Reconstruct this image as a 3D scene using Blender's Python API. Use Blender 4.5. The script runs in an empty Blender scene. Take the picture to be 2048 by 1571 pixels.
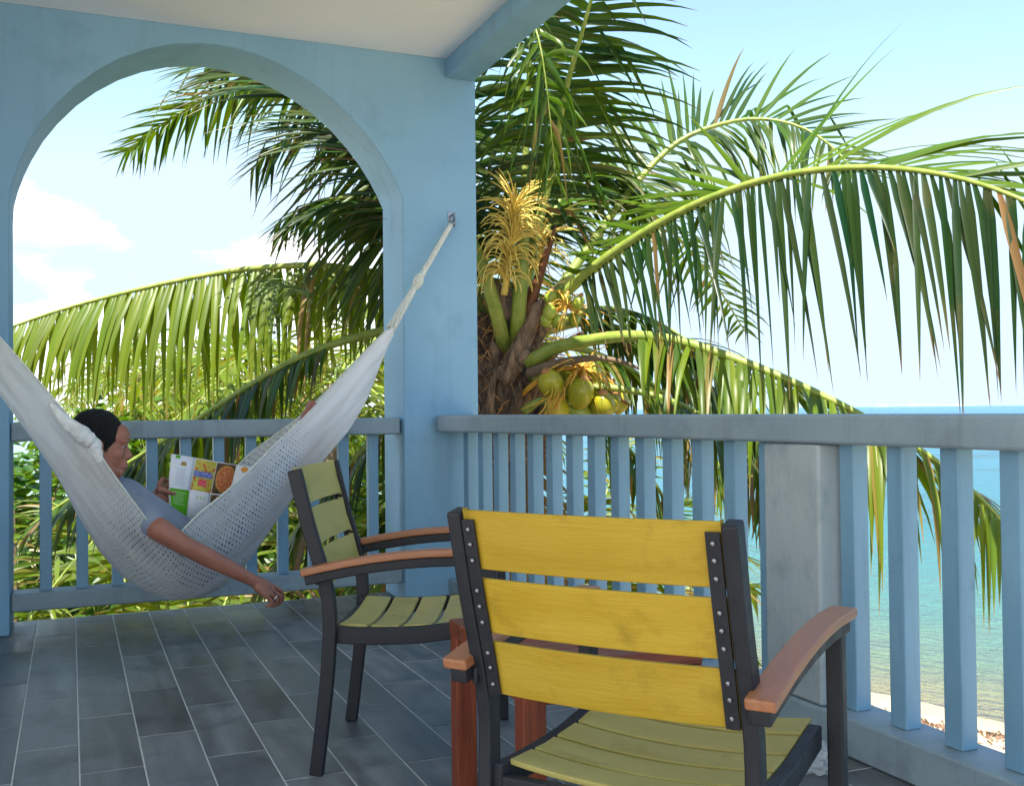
import bpy, bmesh, math, random
from mathutils import Vector as V, Matrix, noise as mnoise
import numpy as np
random.seed(7)
S = bpy.context.scene
COL = S.collection
# ------------------------------------------------------------------ camera
CF = V((0.38902375, 0.9210777, 0.01662523)).normalized()
CR = V((0.92122233, -0.38889638, -0.01044137)).normalized()
CD = V((-0.00315182, 0.01937748, -0.99980727)).normalized()
CPOS = V((0, 0, 1.05)); FPX = 2093.4
cam_d = bpy.data.cameras.new('camera'); cam = bpy.data.objects.new('camera', cam_d); COL.objects.link(cam)
m = Matrix((CR, -CD, -CF)).transposed().to_4x4(); m.translation = CPOS
cam.matrix_world = m
cam_d.sensor_width = 36; cam_d.lens = 36 * FPX / 2048; cam_d.clip_start = .05; cam_d.clip_end = 20000
S.camera = cam
# ------------------------------------------------------------------ light
SUN_DIR = V((-.34, -.38, 1)).normalized()
w = bpy.data.worlds.new('World'); S.world = w; w.use_nodes = True
nt = w.node_tree; nt.nodes.clear()
def N(nt, t, **k):
    n = nt.nodes.new(t)
    for a, b in k.items():
        if a in n.inputs.keys() if isinstance(a, str) else False: n.inputs[a].default_value = b
        else: setattr(n, a, b)
    return n
def LK(nt, a, b): nt.links.new(a, b)
sky = nt.nodes.new('ShaderNodeTexSky'); sky.sky_type = 'NISHITA'; sky.sun_disc = False
sky.sun_elevation = math.asin(SUN_DIR.z); sky.sun_rotation = math.atan2(SUN_DIR.x, SUN_DIR.y)
sky.air_density = 1.0; sky.dust_density = 0.15; sky.ozone_density = 1.5
bg = nt.nodes.new('ShaderNodeBackground'); bg.inputs[1].default_value = .145
wo = nt.nodes.new('ShaderNodeOutputWorld')
tc = nt.nodes.new('ShaderNodeTexCoord')
mp = nt.nodes.new('ShaderNodeMapping'); mp.inputs['Scale'].default_value = (2.6, 2.6, 5.2); mp.inputs['Location'].default_value = (.35, .2, 0)
nz = nt.nodes.new('ShaderNodeTexNoise'); nz.inputs['Scale'].default_value = 1.5; nz.inputs['Detail'].default_value = 9; nz.inputs['Roughness'].default_value = .52
sp = nt.nodes.new('ShaderNodeSeparateXYZ')
LK(nt, tc.outputs['Generated'], mp.inputs[0]); LK(nt, mp.outputs[0], nz.inputs['Vector']); LK(nt, tc.outputs['Generated'], sp.inputs[0])
def MA(nt, op, a, b=None, c=None, clamp=False):
    n = nt.nodes.new('ShaderNodeMath'); n.operation = op; n.use_clamp = clamp
    for i, x in enumerate((a, b, c)):
        if x is None: continue
        if hasattr(x, 'links'): nt.links.new(x, n.inputs[i])
        else: n.inputs[i].default_value = x
    return n.outputs[0]
# cumulus: banks low over the land (towards -X), thinning upward and out to sea
landward = MA(nt, 'MULTIPLY_ADD', sp.outputs['X'], -.36, .0)
h = MA(nt, 'MULTIPLY_ADD', MA(nt, 'MAXIMUM', sp.outputs['Z'], 0), -1.45, .33)
cv = MA(nt, 'ADD', MA(nt, 'ADD', nz.outputs['Fac'], h), landward)
cm = nt.nodes.new('ShaderNodeMapRange'); cm.interpolation_type = 'SMOOTHSTEP'
LK(nt, cv, cm.inputs[0]); cm.inputs[1].default_value = .60; cm.inputs[2].default_value = .70
mx = nt.nodes.new('ShaderNodeMix'); mx.data_type = 'RGBA'
sky_cap = nt.nodes.new('ShaderNodeMix'); sky_cap.data_type = 'RGBA'; sky_cap.blend_type = 'DARKEN'; sky_cap.inputs[0].default_value = 1
LK(nt, sky.outputs[0], sky_cap.inputs[6]); sky_cap.inputs[7].default_value = (2.3, 3.0, 3.8, 1)     # caps sky brightness per channel, so the low sky never glares
LK(nt, cm.outputs[0], mx.inputs[0]); LK(nt, sky_cap.outputs[2], mx.inputs[6]); mx.inputs[7].default_value = (6.5, 6.6, 6.8, 1)
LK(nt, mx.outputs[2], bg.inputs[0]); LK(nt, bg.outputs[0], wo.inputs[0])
sd = bpy.data.lights.new('sun', 'SUN'); sd.energy = 5.0; sd.angle = math.radians(.55); sd.color = (1, .95, .86)
so = bpy.data.objects.new('sun', sd); COL.objects.link(so); so.rotation_euler = SUN_DIR.to_track_quat('Z', 'Y').to_euler(); so.location = (-5, -8, 15)
S.view_settings.view_transform = 'Standard'; S.view_settings.look = 'None'; S.view_settings.gamma = 1
S.view_settings.use_curve_mapping = False; S.view_settings.exposure = 1.36
S.render.engine = 'CYCLES'
S.cycles.max_bounces = 10; S.cycles.diffuse_bounces = 5; S.cycles.transparent_max_bounces = 12
S.cycles.use_denoising = True

# ------------------------------------------------------------------ helpers
def ray(px, py): return CF + CR * ((px - 1024) / FPX) + CD * ((py - 785.5) / FPX)
def at(px, py, d): return CPOS + ray(px, py) * d                    # point at camera depth d (metres)
def onz(px, py, z):
    v = ray(px, py); return CPOS + v * ((z - CPOS.z) / v.z)
def ony(px, py, Y):
    v = ray(px, py); return CPOS + v * (Y / v.y)
def sr(r, g, b):
    f = lambda c: ((c / 255 + .055) / 1.055) ** 2.4 if c > 10 else c / 255 / 12.92
    return (f(r), f(g), f(b), 1)

def new_mat(name):
    m = bpy.data.materials.new(name); m.use_nodes = True; nt = m.node_tree
    return m, nt, nt.nodes['Principled BSDF']
def mixc(nt, fac, a, b):
    n = nt.nodes.new('ShaderNodeMix'); n.data_type = 'RGBA'
    for i, x in ((0, fac), (6, a), (7, b)):
        if hasattr(x, 'links'): nt.links.new(x, n.inputs[i])
        else: n.inputs[i].default_value = x
    return n.outputs[2]
def noise(nt, vec, scale, detail=4, rough=.55, stretch=None):
    if stretch:
        mpn = nt.nodes.new('ShaderNodeMapping'); mpn.inputs['Scale'].default_value = stretch; nt.links.new(vec, mpn.inputs[0]); vec = mpn.outputs[0]
    n = nt.nodes.new('ShaderNodeTexNoise'); n.inputs['Scale'].default_value = scale; n.inputs['Detail'].default_value = detail; n.inputs['Roughness'].default_value = rough
    nt.links.new(vec, n.inputs['Vector']); return n.outputs['Fac']
def rng(nt, x, a, b, c=0., d=1.):
    n = nt.nodes.new('ShaderNodeMapRange'); nt.links.new(x, n.inputs[0])
    for i, v in enumerate((a, b, c, d)): n.inputs[i + 1].default_value = v
    return n.outputs[0]
def bump(nt, b, hgt, strength, dist=.01):
    n = nt.nodes.new('ShaderNodeBump'); n.inputs['Strength'].default_value = strength; n.inputs['Distance'].default_value = dist
    nt.links.new(hgt, n.inputs['Height']); nt.links.new(n.outputs[0], b.inputs['Normal'])
def surf(name, c1, c2, rough=.6, scale=6, stretch=None, bscale=60, bstr=.15, bstretch=None, spec=.4, metal=0, coord='Object', dirt=None, drip=None, lo=.35, hi=.65, rvar=.1, world=False, objvar=0):
    m, nt, b = new_mat(name)
    tcn = nt.nodes.new('ShaderNodeTexCoord'); vec = tcn.outputs[coord]
    if world:
        g = nt.nodes.new('ShaderNodeNewGeometry'); vec = g.outputs['Position']
    if objvar:
        oi = nt.nodes.new('ShaderNodeObjectInfo'); va = nt.nodes.new('ShaderNodeVectorMath'); va.operation = 'ADD'
        cb = nt.nodes.new('ShaderNodeCombineXYZ'); 
        rr = MA(nt, 'MULTIPLY', oi.outputs['Random'], 37.)
        for i in range(3): nt.links.new(rr, cb.inputs[i])
        nt.links.new(vec, va.inputs[0]); nt.links.new(cb.outputs[0], va.inputs[1]); vec = va.outputs[0]
    f = rng(nt, noise(nt, vec, scale, 6, .6, stretch), lo, hi)
    c = mixc(nt, f, c1, c2)
    if dirt:
        d = rng(nt, noise(nt, vec, dirt[1], 8, .65), dirt[2], dirt[3]); c = mixc(nt, d, c, dirt[0])
    if drip:
        g2 = nt.nodes.new('ShaderNodeNewGeometry'); dn = rng(nt, noise(nt, g2.outputs['Position'], drip[1], 5, .6, (1, 1, .07)), drip[2], drip[3], 0, drip[4]); dn.node.clamp = True; c = mixc(nt, dn, c, drip[0])
    if objvar:
        hs = nt.nodes.new('ShaderNodeHueSaturation'); nt.links.new(c, hs.inputs['Color'])
        nt.links.new(rng(nt, oi.outputs['Random'], 0, 1, 1 - objvar, 1 + objvar), hs.inputs['Value']); c = hs.outputs[0]
    nt.links.new(c, b.inputs['Base Color'])
    b.inputs['Metallic'].default_value = metal
    b.inputs['Specular IOR Level'].default_value = spec
    nt.links.new(rng(nt, f, 0, 1, rough - rvar, rough + rvar), b.inputs['Roughness'])
    if bstr: bump(nt, b, noise(nt, vec, bscale, 5, .6, bstretch or stretch), bstr)
    return m

M = {}
M['wall'] = surf('wall_paint', sr(126, 171, 201), sr(136, 180, 208), .62, 1.6, bscale=140, bstr=.18, world=True, dirt=(sr(112, 154, 182), 3.0, .56, .8), drip=(sr(104, 140, 164), 9, .56, .8, .55), rvar=.06)
M['ceil'] = surf('ceiling_paint', sr(230, 236, 242), sr(237, 242, 247), .8, 1.2, bscale=120, bstr=.1, world=True)
M['rail'] = surf('rail_paint', sr(136, 155, 165), sr(148, 166, 174), .55, 2.5, bscale=90, bstr=.22, world=True, drip=(sr(112, 124, 130), 16, .55, .8, .6), dirt=(sr(122, 136, 143), 5, .52, .75), stretch=(1, 1, 2.0))
M['bal'] = surf('baluster_paint', sr(118, 160, 186), sr(128, 168, 192), .5, 3, bscale=80, bstr=.18, world=True, dirt=(sr(106, 146, 170), 7, .6, .8), drip=(sr(96, 130, 150), 22, .56, .8, .6), objvar=.03)
M['post'] = surf('post_plaster', sr(164, 176, 180), sr(176, 186, 188), .75, 5, bscale=60, bstr=.35, world=True, dirt=(sr(140, 154, 160), 7, .5, .75), stretch=(1, 1, .35))
M['grout'] = surf('grout', sr(204, 205, 200), sr(220, 221, 216), .9, 14, bscale=200, bstr=.2, world=True)
M['tile'] = surf('slate_tile', sr(82, 84, 86), sr(124, 126, 127), .38, 9, stretch=(1, .16, 1), bscale=26, bstr=.10, bstretch=(1, .2, 1), spec=.42, objvar=.2, lo=.38, hi=.62, dirt=(sr(66, 68, 71), 4, .52, .75), rvar=.09)
M['frame'] = surf('charcoal_metal', sr(34, 35, 40), sr(42, 43, 48), .5, 20, bscale=300, bstr=.1, spec=.32)
M['slat_y'] = surf('yellow_slat', sr(178, 144, 28), sr(191, 158, 48), .58, 8, stretch=(.4, 2, 2), bscale=90, bstretch=(.15, 2, 2), bstr=.25, objvar=.05, dirt=(sr(150, 120, 24), 12, .55, .8))
M['slat_o'] = surf('olive_slat', sr(168, 158, 86), sr(180, 168, 98), .45, 8, stretch=(.4, 2, 2), bscale=90, bstretch=(.15, 2, 2), bstr=.2, objvar=.05, dirt=(sr(150, 140, 74), 9, .55, .75))
M['slat_s'] = surf('seat_slat_paint', sr(164, 150, 78), sr(176, 162, 92), .5, 8, stretch=(.4, 2, 2), bscale=90, bstretch=(.15, 2, 2), bstr=.2, objvar=.05, dirt=(sr(150, 134, 56), 9, .55, .75))
M['arm'] = surf('arm_wood', sr(150, 92, 56), sr(172, 114, 78), .38, 14, stretch=(3, .25, 3), bscale=60, bstretch=(4, .2, 4), bstr=.15, spec=.6)
M['table'] = surf('red_stained_wood', sr(106, 46, 24), sr(140, 66, 36), .36, 18, stretch=(.22, 3, 3), bscale=50, bstretch=(.2, 4, 4), bstr=.25, spec=.55, objvar=.1)
M['tleg'] = surf('red_stained_leg', sr(106, 46, 24), sr(140, 66, 36), .40, 22, stretch=(3, 3, .15), bscale=60, bstretch=(4, 4, .2), bstr=.2, spec=.5, objvar=.1)
M['bolt'] = surf('bolt_steel', sr(120, 121, 126), sr(150, 151, 156), .32, 30, bstr=0, metal=1)
M['hook'] = surf('hook_steel', sr(120, 122, 130), sr(170, 172, 180), .3, 90, bstr=.1, metal=1)
M['rope'] = surf('hammock_rope', sr(224, 230, 218), sr(240, 243, 236), .9, 60, stretch=(1, 1, 1), bscale=220, bstr=.8)
M['cotton'] = surf('rolled_cotton', sr(230, 231, 228), sr(246, 247, 245), .9, 40, stretch=(1, 1, 1), bscale=160, bstr=.8)
M['skin'] = surf('dark_skin', sr(152, 98, 80), sr(166, 110, 90), .42, 7, bscale=260, bstr=.12, spec=.45, dirt=(sr(182, 122, 104), 4, .55, .8))
M['hair'] = surf('black_hair', (.006, .006, .007, 1), (.012, .011, .012, 1), .55, 60, bscale=220, bstr=.9, spec=.3)
M['shirt'] = surf('grey_blue_shirt', sr(124, 136, 154), sr(140, 150, 166), .85, 10, bscale=26, bstr=.55)
M['jeans'] = surf('blue_denim', sr(34, 66, 118), sr(54, 88, 140), .8, 40, bscale=420, bstr=.4)
M['silver'] = surf('silver', sr(225, 226, 230), sr(240, 240, 244), .22, 20, bstr=0, metal=1)
M['eye'] = surf('eye_white', sr(150, 138, 130), sr(160, 148, 140), .35, 5, bstr=0)
M['pupil'] = surf('pupil', (.01, .008, .006, 1), (.014, .01, .008, 1), .15, 5, bstr=0)
M['lip'] = surf('lips', sr(150, 84, 76), sr(160, 92, 82), .35, 20, bstr=.05)
M['paper'] = surf('white_paper', sr(232, 234, 238), sr(236, 238, 242), .45, 8, bstr=0)
M['pgreen'] = surf('green_print', sr(92, 170, 24), sr(98, 176, 30), .4, 8, bstr=0)
M['pnavy'] = surf('navy_print', sr(34, 40, 84), sr(38, 44, 90), .4, 8, bstr=0)
M['pgold'] = surf('gold_print', sr(214, 178, 70), sr(220, 184, 80), .4, 8, bstr=0)
M['pgrey'] = surf('grey_print', sr(176, 180, 188), sr(190, 194, 200), .5, 40, bstr=0)
M['porange'] = surf('orange_print', sr(226, 150, 40), sr(232, 160, 60), .5, 40, bstr=0)
M['plgreen'] = surf('pale_green_print', sr(196, 222, 190), sr(206, 228, 200), .5, 40, bstr=0)
M['pfood'] = surf('salad_print', sr(206, 178, 70), sr(170, 184, 70), .4, 30, bstr=0, dirt=(sr(196, 70, 40), 60, .5, .6))
M['pblue'] = surf('blue_print', sr(60, 74, 160), sr(150, 160, 205), .4, 120, bstr=0)
M['pfruit'] = surf('fruit_print', sr(216, 50, 60), sr(230, 120, 120), .4, 90, bstr=0)
M['plime'] = surf('lime_print', sr(196, 206, 60), sr(220, 200, 90), .4, 60, bstr=0)
M['ppizza'] = surf('pizza_print', sr(190, 60, 36), sr(222, 160, 96), .4, 110, bstr=0, dirt=(sr(120, 32, 28), 150, .55, .65))
M['pcrust'] = surf('crust_print', sr(214, 160, 88), sr(196, 130, 60), .4, 90, bstr=0)
M['pdark'] = surf('dark_print', sr(70, 52, 34), sr(120, 92, 50), .4, 50, bstr=0)
M['trunk'] = surf('palm_bark', sr(96, 84, 72), sr(134, 120, 104), .9, 8, stretch=(1, 1, 3), bscale=18, bstr=.9, bstretch=(1, 1, 4))
M['boot'] = surf('dry_leaf_base', sr(58, 44, 34), sr(134, 112, 92), .9, 26, stretch=(1, 1, .22), bscale=70, bstr=1., objvar=.4, world=True)
M['spathe'] = surf('brown_spathe', sr(84, 50, 30), sr(120, 76, 46), .6, 20, stretch=(1, 1, .3), bscale=60, bstr=.4, world=True)
M['fibre'] = surf('palm_fibre', sr(150, 100, 58), sr(196, 150, 96), .9, 30, bstr=0)
M['stalk'] = surf('orange_stalk', sr(206, 150, 50), sr(220, 176, 70), .6, 30, bstr=0)
M['flower'] = surf('yellow_flower', sr(222, 194, 84), sr(234, 212, 124), .6, 60, bscale=260, bstr=.6, dirt=(sr(214, 168, 60), 30, .5, .7))
M['budgreen'] = surf('green_bud', sr(84, 110, 52), sr(116, 140, 72), .6, 60, bscale=260, bstr=.4)
M['nut_g'] = surf('green_coconut', sr(126, 144, 44), sr(158, 168, 60), .32, 5, bscale=40, bstr=.1, spec=.5, dirt=(sr(150, 120, 50), 9, .62, .8))
M['nut_y'] = surf('yellow_coconut', sr(140, 138, 26), sr(172, 162, 42), .32, 5, bscale=40, bstr=.1, spec=.5, dirt=(sr(150, 120, 40), 9, .62, .8))
M['petiole'] = surf('green_petiole', sr(116, 138, 50), sr(150, 160, 78), .4, 12, stretch=(1, 1, 1), bscale=60, bstr=.1, world=True)
M['petiole_d'] = surf('dry_petiole', sr(98, 82, 66), sr(128, 108, 86), .8, 12, bscale=60, bstr=.4, world=True)
M['branch'] = surf('bush_wood', sr(96, 82, 66), sr(120, 104, 86), .9, 20, bstr=.4)
M['weed'] = surf('dry_seaweed', sr(120, 92, 74), sr(156, 126, 104), .95, 6, bstr=0, objvar=.2)

def leaf_mat(name, dark, light, dead, trans=.42, rough=.38):
    m, nt, b = new_mat(name)
    a = nt.nodes.new('ShaderNodeAttribute'); a.attribute_name = 'tint'
    s = nt.nodes.new('ShaderNodeSeparateColor'); nt.links.new(a.outputs['Color'], s.inputs[0])
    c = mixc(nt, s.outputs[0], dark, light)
    tcn = nt.nodes.new('ShaderNodeTexCoord')
    sp_ = rng(nt, noise(nt, tcn.outputs['Object'], 3.2, 3, .6), .58, .78)
    c = mixc(nt, MA(nt, 'MULTIPLY', sp_, .3), c, dead)
    tip = rng(nt, s.outputs[1], .85, .99)
    d = MA(nt, 'ADD', MA(nt, 'MULTIPLY', tip, .75), s.outputs[2], clamp=True)
    c = mixc(nt, d, c, dead)
    nt.links.new(c, b.inputs['Base Color']); b.inputs['Roughness'].default_value = rough; b.inputs['Specular IOR Level'].default_value = .28
    tr = nt.nodes.new('ShaderNodeBsdfTranslucent')
    hs = nt.nodes.new('ShaderNodeHueSaturation'); hs.inputs['Saturation'].default_value = 1.15; hs.inputs['Value'].default_value = 1.55; hs.inputs['Hue'].default_value = .485
    nt.links.new(c, hs.inputs['Color']); nt.links.new(hs.outputs[0], tr.inputs['Color'])
    mxs = nt.nodes.new('ShaderNodeMixShader'); mxs.inputs[0].default_value = trans
    nt.links.new(b.outputs[0], mxs.inputs[1]); nt.links.new(tr.outputs[0], mxs.inputs[2])
    nt.links.new(mxs.outputs[0], nt.nodes['Material Output'].inputs['Surface'])
    return m
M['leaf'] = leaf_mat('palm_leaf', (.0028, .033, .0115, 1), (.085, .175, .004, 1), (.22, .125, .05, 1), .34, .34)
M['leaf_lit'] = leaf_mat('palm_leaf_lit', (.010, .058, .010, 1), (.14, .215, .007, 1), (.28, .17, .06, 1), .40, .36)  # brighter copy of the palm leaf, sunlight put into its colour
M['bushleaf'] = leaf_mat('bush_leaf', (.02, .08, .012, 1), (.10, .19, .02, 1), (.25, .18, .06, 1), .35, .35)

class MB:
    def __init__(s): s.v = []; s.f = []; s.a = []
    def add(s, vs, fs, att=None):
        o = len(s.v); s.v += [tuple(x) for x in vs]; s.f += [tuple(i + o for i in q) for q in fs]
        s.a += att if att else [(0, 0, 0)] * len(vs)
    def box(s, x0, x1, y0, y1, z0, z1):
        s.add([(x0, y0, z0), (x1, y0, z0), (x1, y1, z0), (x0, y1, z0), (x0, y0, z1), (x1, y0, z1), (x1, y1, z1), (x0, y1, z1)],
              [(3, 2, 1, 0), (4, 5, 6, 7), (0, 1, 5, 4), (1, 2, 6, 5), (2, 3, 7, 6), (3, 0, 4, 7)])
    def tube(s, pts, rad, n=8, cap=True, att=None, squash=None):
        pts = [V(p) for p in pts]; k = len(pts)
        if not hasattr(rad, '__len__'): rad = [rad] * k
        T = [(pts[min(i + 1, k - 1)] - pts[max(i - 1, 0)]).normalized() for i in range(k)]
        up = V((0, 0, 1)) if abs(T[0].z) < .9 else V((1, 0, 0))
        vs = []; x = T[0].cross(up).normalized()
        for i in range(k):
            x = (x - T[i] * x.dot(T[i])).normalized(); y = T[i].cross(x)
            for j in range(n):
                a = 2 * math.pi * j / n
                vs.append(pts[i] + (x * math.cos(a) + y * math.sin(a) * (squash or 1)) * rad[i])
        fs = [(i * n + j, i * n + (j + 1) % n, (i + 1) * n + (j + 1) % n, (i + 1) * n + j) for i in range(k - 1) for j in range(n)]
        if cap: fs += [tuple(range(n - 1, -1, -1)), tuple((k - 1) * n + j for j in range(n))]
        s.add(vs, fs, [att] * len(vs) if att else None)
    def sweep(s, pts, xs, ys, hx, hy):
        """rectangular bar through pts with per-point side vectors xs, ys and half sizes"""
        k = len(pts); vs = []
        for i in range(k):
            a = hx[i] if hasattr(hx, '__len__') else hx; b = hy[i] if hasattr(hy, '__len__') else hy
            for sx, sy in ((-1, -1), (1, -1), (1, 1), (-1, 1)): vs.append(V(pts[i]) + V(xs[i]) * a * sx + V(ys[i]) * b * sy)
        fs = [(i * 4 + j, i * 4 + (j + 1) % 4, i * 4 + 4 + (j + 1) % 4, i * 4 + 4 + j) for i in range(k - 1) for j in range(4)]
        fs += [(3, 2, 1, 0), tuple((k - 1) * 4 + j for j in range(4))]
        s.add(vs, fs)
    def ball(s, c, r, seg=12, rings=8, rot=None):
        if not hasattr(r, '__len__'): r = (r, r, r)
        vs = []; c = V(c)
        for i in range(1, rings):
            t = math.pi * i / rings
            for j in range(seg):
                a = 2 * math.pi * j / seg
                p = V((r[0] * math.sin(t) * math.cos(a), r[1] * math.sin(t) * math.sin(a), r[2] * math.cos(t)))
                vs.append(c + (rot @ p if rot else p))
        p = V((0, 0, r[2])); vs.append(c + (rot @ p if rot else p)); vs.append(c - (rot @ p if rot else p))
        fs = [((i * seg + j), (i + 1) * seg + j, (i + 1) * seg + (j + 1) % seg, i * seg + (j + 1) % seg) for i in range(rings - 2) for j in range(seg)]
        nT = len(vs) - 2
        fs += [(nT, j, (j + 1) % seg) for j in range(seg)] + [(nT + 1, (rings - 2) * seg + (j + 1) % seg, (rings - 2) * seg + j) for j in range(seg)]
        s.add(vs, fs)
    def mesh(s, name, attr=False, smooth=False):
        me = bpy.data.meshes.new(name); me.from_pydata(s.v, [], s.f); me.update()
        if attr:
            ca = me.color_attributes.new('tint', 'FLOAT_COLOR', 'POINT')
            ca.data.foreach_set('color', np.array([(a[0], a[1], a[2], 1) for a in s.a], dtype=np.float32).ravel())
        if smooth: me.polygons.foreach_set('use_smooth', [True] * len(me.polygons))
        return me
    def build(s, name, mat, parent=None, attr=False, smooth=False, bevel=0, seg=2, world=True):
        me = s.mesh(name, attr, smooth)
        if mat: me.materials.append(mat)
        return link(name, me, parent, bevel, seg)
def link(name, me, parent=None, bevel=0, seg=2):
    o = bpy.data.objects.new(name, me); COL.objects.link(o)
    if parent: o.parent = parent
    if bevel:
        b = o.modifiers.new('bevel', 'BEVEL'); b.width = bevel; b.segments = seg; b.limit_method = 'ANGLE'; b.angle_limit = math.radians(40)
        w_ = o.modifiers.new('normals', 'WEIGHTED_NORMAL'); me.polygons.foreach_set('use_smooth', [True] * len(me.polygons))
    return o
def empty(name, loc=(0, 0, 0)):
    o = bpy.data.objects.new(name, None); COL.objects.link(o); o.location = loc; o.empty_display_size = .1; return o
def tag(o, label=None, cat=None, group=None, kind=None):
    if label: o['label'] = label
    if cat: o['category'] = cat
    if group: o['group'] = group
    if kind: o['kind'] = kind
    return o
def setp(child, parent):  # parent keeping the child's coordinates (parents sit at the origin of the child's data)
    child.parent = parent
def kids(o): return [c for c in bpy.data.objects if c.parent == o]
def copy_tree(o, parent=None):
    c = o.copy(); COL.objects.link(c); c.parent = parent
    for ch in kids(o): copy_tree(ch, c)
    return c
def catmull(pts, n):
    pts = [V(p) for p in pts]; P = [pts[0] * 2 - pts[1]] + pts + [pts[-1] * 2 - pts[-2]]
    dense = []
    for i in range(1, len(P) - 2):
        for k in range(12):
            t = k / 12; a, b, c, d = P[i - 1:i + 3]
            dense.append(.5 * ((2 * b) + (c - a) * t + (2 * a - 5 * b + 4 * c - d) * t * t + (3 * b - a - 3 * c + d) * t ** 3))
    dense.append(pts[-1])
    L = [0]
    for a, b in zip(dense, dense[1:]): L.append(L[-1] + (b - a).length)
    out = []; j = 0
    for i in range(n):
        s_ = L[-1] * i / (n - 1)
        while j < len(L) - 2 and L[j + 1] < s_: j += 1
        f = (s_ - L[j]) / max(1e-9, L[j + 1] - L[j]); out.append(dense[j].lerp(dense[j + 1], min(1, f)))
    return out
def interp(x, tab):
    if x <= tab[0][0]: return tab[0][1]
    for (a, b), (c, d) in zip(tab, tab[1:]):
        if x <= c: return b + (d - b) * (x - a) / (c - a)
    return tab[-1][1]

# ================================================================== LARGE STRUCTURE
YW = 5.54; YB = 5.94
# ---- floor with individual tiles
fl = MB(); fl.box(-1.85, 2.32, -3.0, 5.925, -.30, -.0014)
floor = fl.build('floor', M['grout']); tag(floor, kind='structure')
PW = .1795; GAP = .0046
tile_meshes = {}
def tile(x0, x1, y0, y1):
    key = (round(x1 - x0, 3), round(y1 - y0, 3))
    if key not in tile_meshes:
        t = MB(); a, b, e = key[0] / 2, key[1] / 2, .0022
        t.add([(-a, -b, -.003), (a, -b, -.003), (a, b, -.003), (-a, b, -.003), (-a, -b, -e * .3), (a, -b, -e * .3), (a, b, -e * .3), (-a, b, -e * .3),
               (-a + e, -b + e, 0), (a - e, -b + e, 0), (a - e, b - e, 0), (-a + e, b - e, 0)],
              [(0, 1, 5, 4), (1, 2, 6, 5), (2, 3, 7, 6), (3, 0, 4, 7), (4, 5, 9, 8), (5, 6, 10, 9), (6, 7, 11, 10), (7, 4, 8, 11), (8, 9, 10, 11)])
        me = t.mesh('tile'); me.materials.append(M['tile']); tile_meshes[key] = me
    return tile_meshes[key], ((x0 + x1) / 2, (y0 + y1) / 2, random.uniform(-.0005, .0004))
rest = MB()
for k in range(-10, 13):
    xa, xb = .0225 + PW * k, .0225 + PW * (k + 1)
    xa, xb = max(xa, -1.64), min(xb, 2.30)
    if xb - xa < .03: continue
    y = (3.335 if k % 2 == 0 else 3.637) - .605 * 12
    while y < 5.91:
        ya, yb = max(y, -2.99), min(y + .605, 5.915); y += .605
        if yb - ya < .04: continue
        vis = ya > 1.3 and (xa + xb) / 2 > -.75
        if vis:
            me, loc = tile(xa + GAP / 2, xb - GAP / 2, ya + GAP * .55, yb - GAP * .55)
            o = link('tile', me, floor); o.location = loc; o.rotation_euler = (random.uniform(-.0006, .0006), random.uniform(-.001, .001), 0)
        else:
            rest.box(xa + GAP / 2, xb - GAP / 2, ya + GAP / 2, yb - GAP / 2, -.003, 0)
o = rest.build('tiles', M['tile'], floor); tag(o, kind='stuff')

# ---- arch wall with its column
arch = [(-.267, 2.03), (-.262, 2.12), (-.243, 2.20), (-.215, 2.285), (-.178, 2.37), (-.125, 2.47), (-.055, 2.57), (.035, 2.672), (.13, 2.755), (.24, 2.83), (.36, 2.888),
        (.49, 2.930), (.62, 2.950), (.70, 2.953), (.80, 2.947), (.92, 2.925), (1.04, 2.886), (1.16, 2.830), (1.28, 2.757), (1.39, 2.668), (1.48, 2.575), (1.555, 2.482), (1.615, 2.39), (1.66, 2.31), (1.694, 2.235)]
outline = [(-1.655, 0), (-1.655, 3.28), (2.134, 3.28), (2.134, 0), (1.694, 0)] + arch[::-1] + [(-.267, 0)]
# finer soffit
def wall_mesh():
    bm = bmesh.new(); n = len(outline)
    a = [bm.verts.new((x, YW, z)) for x, z in outline]; b = [bm.verts.new((x, YB, z)) for x, z in outline]
    bm.faces.new(a); bm.faces.new(b[::-1])
    for i in range(n): bm.faces.new((a[i], b[i], b[(i + 1) % n], a[(i + 1) % n]))
    bmesh.ops.recalc_face_normals(bm, faces=bm.faces)
    me = bpy.data.meshes.new('arch_wall'); bm.to_mesh(me); bm.free(); me.materials.append(M['wall']); return me
aw = link('arch_wall', wall_mesh(), None, .010, 2)
tag(aw, 'blue painted wall with wide arched opening and corner column', 'wall')
c = MB(); c.box(-1.84, 2.118, .3, 5.536, 3.03, 3.28); ceiling = c.build('ceiling', M['ceil']); tag(ceiling, kind='structure')
c = MB(); c.box(1.951, 2.122, .3, 5.537, 2.922, 3.0285); o = c.build('ceiling_beam', M['wall'], bevel=.006); tag(o, 'blue beam along the open edge of the white ceiling', 'beam')
c = MB(); c.box(-1.85, -1.66, 2.8, 5.94, 0, 3.027); o = c.build('house_wall', M['wall']); tag(o, 'plain blue house wall at the inner side of the balcony', 'wall')

c = MB(); c.box(.95, 2.134, 5.56, 5.93, 3.283, 3.9); c.box(.35, .948, 5.56, 5.93, 3.283, 3.7); c.box(-.2, .348, 5.56, 5.93, 3.283, 3.5)  # unseen stepped block, added to cast shade on the near fronds
o = c.build('shade_parapet', M['wall']); tag(o, 'added stepped blue parapet above the arch wall, out of view, shading the fronds', 'parapet')
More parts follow.
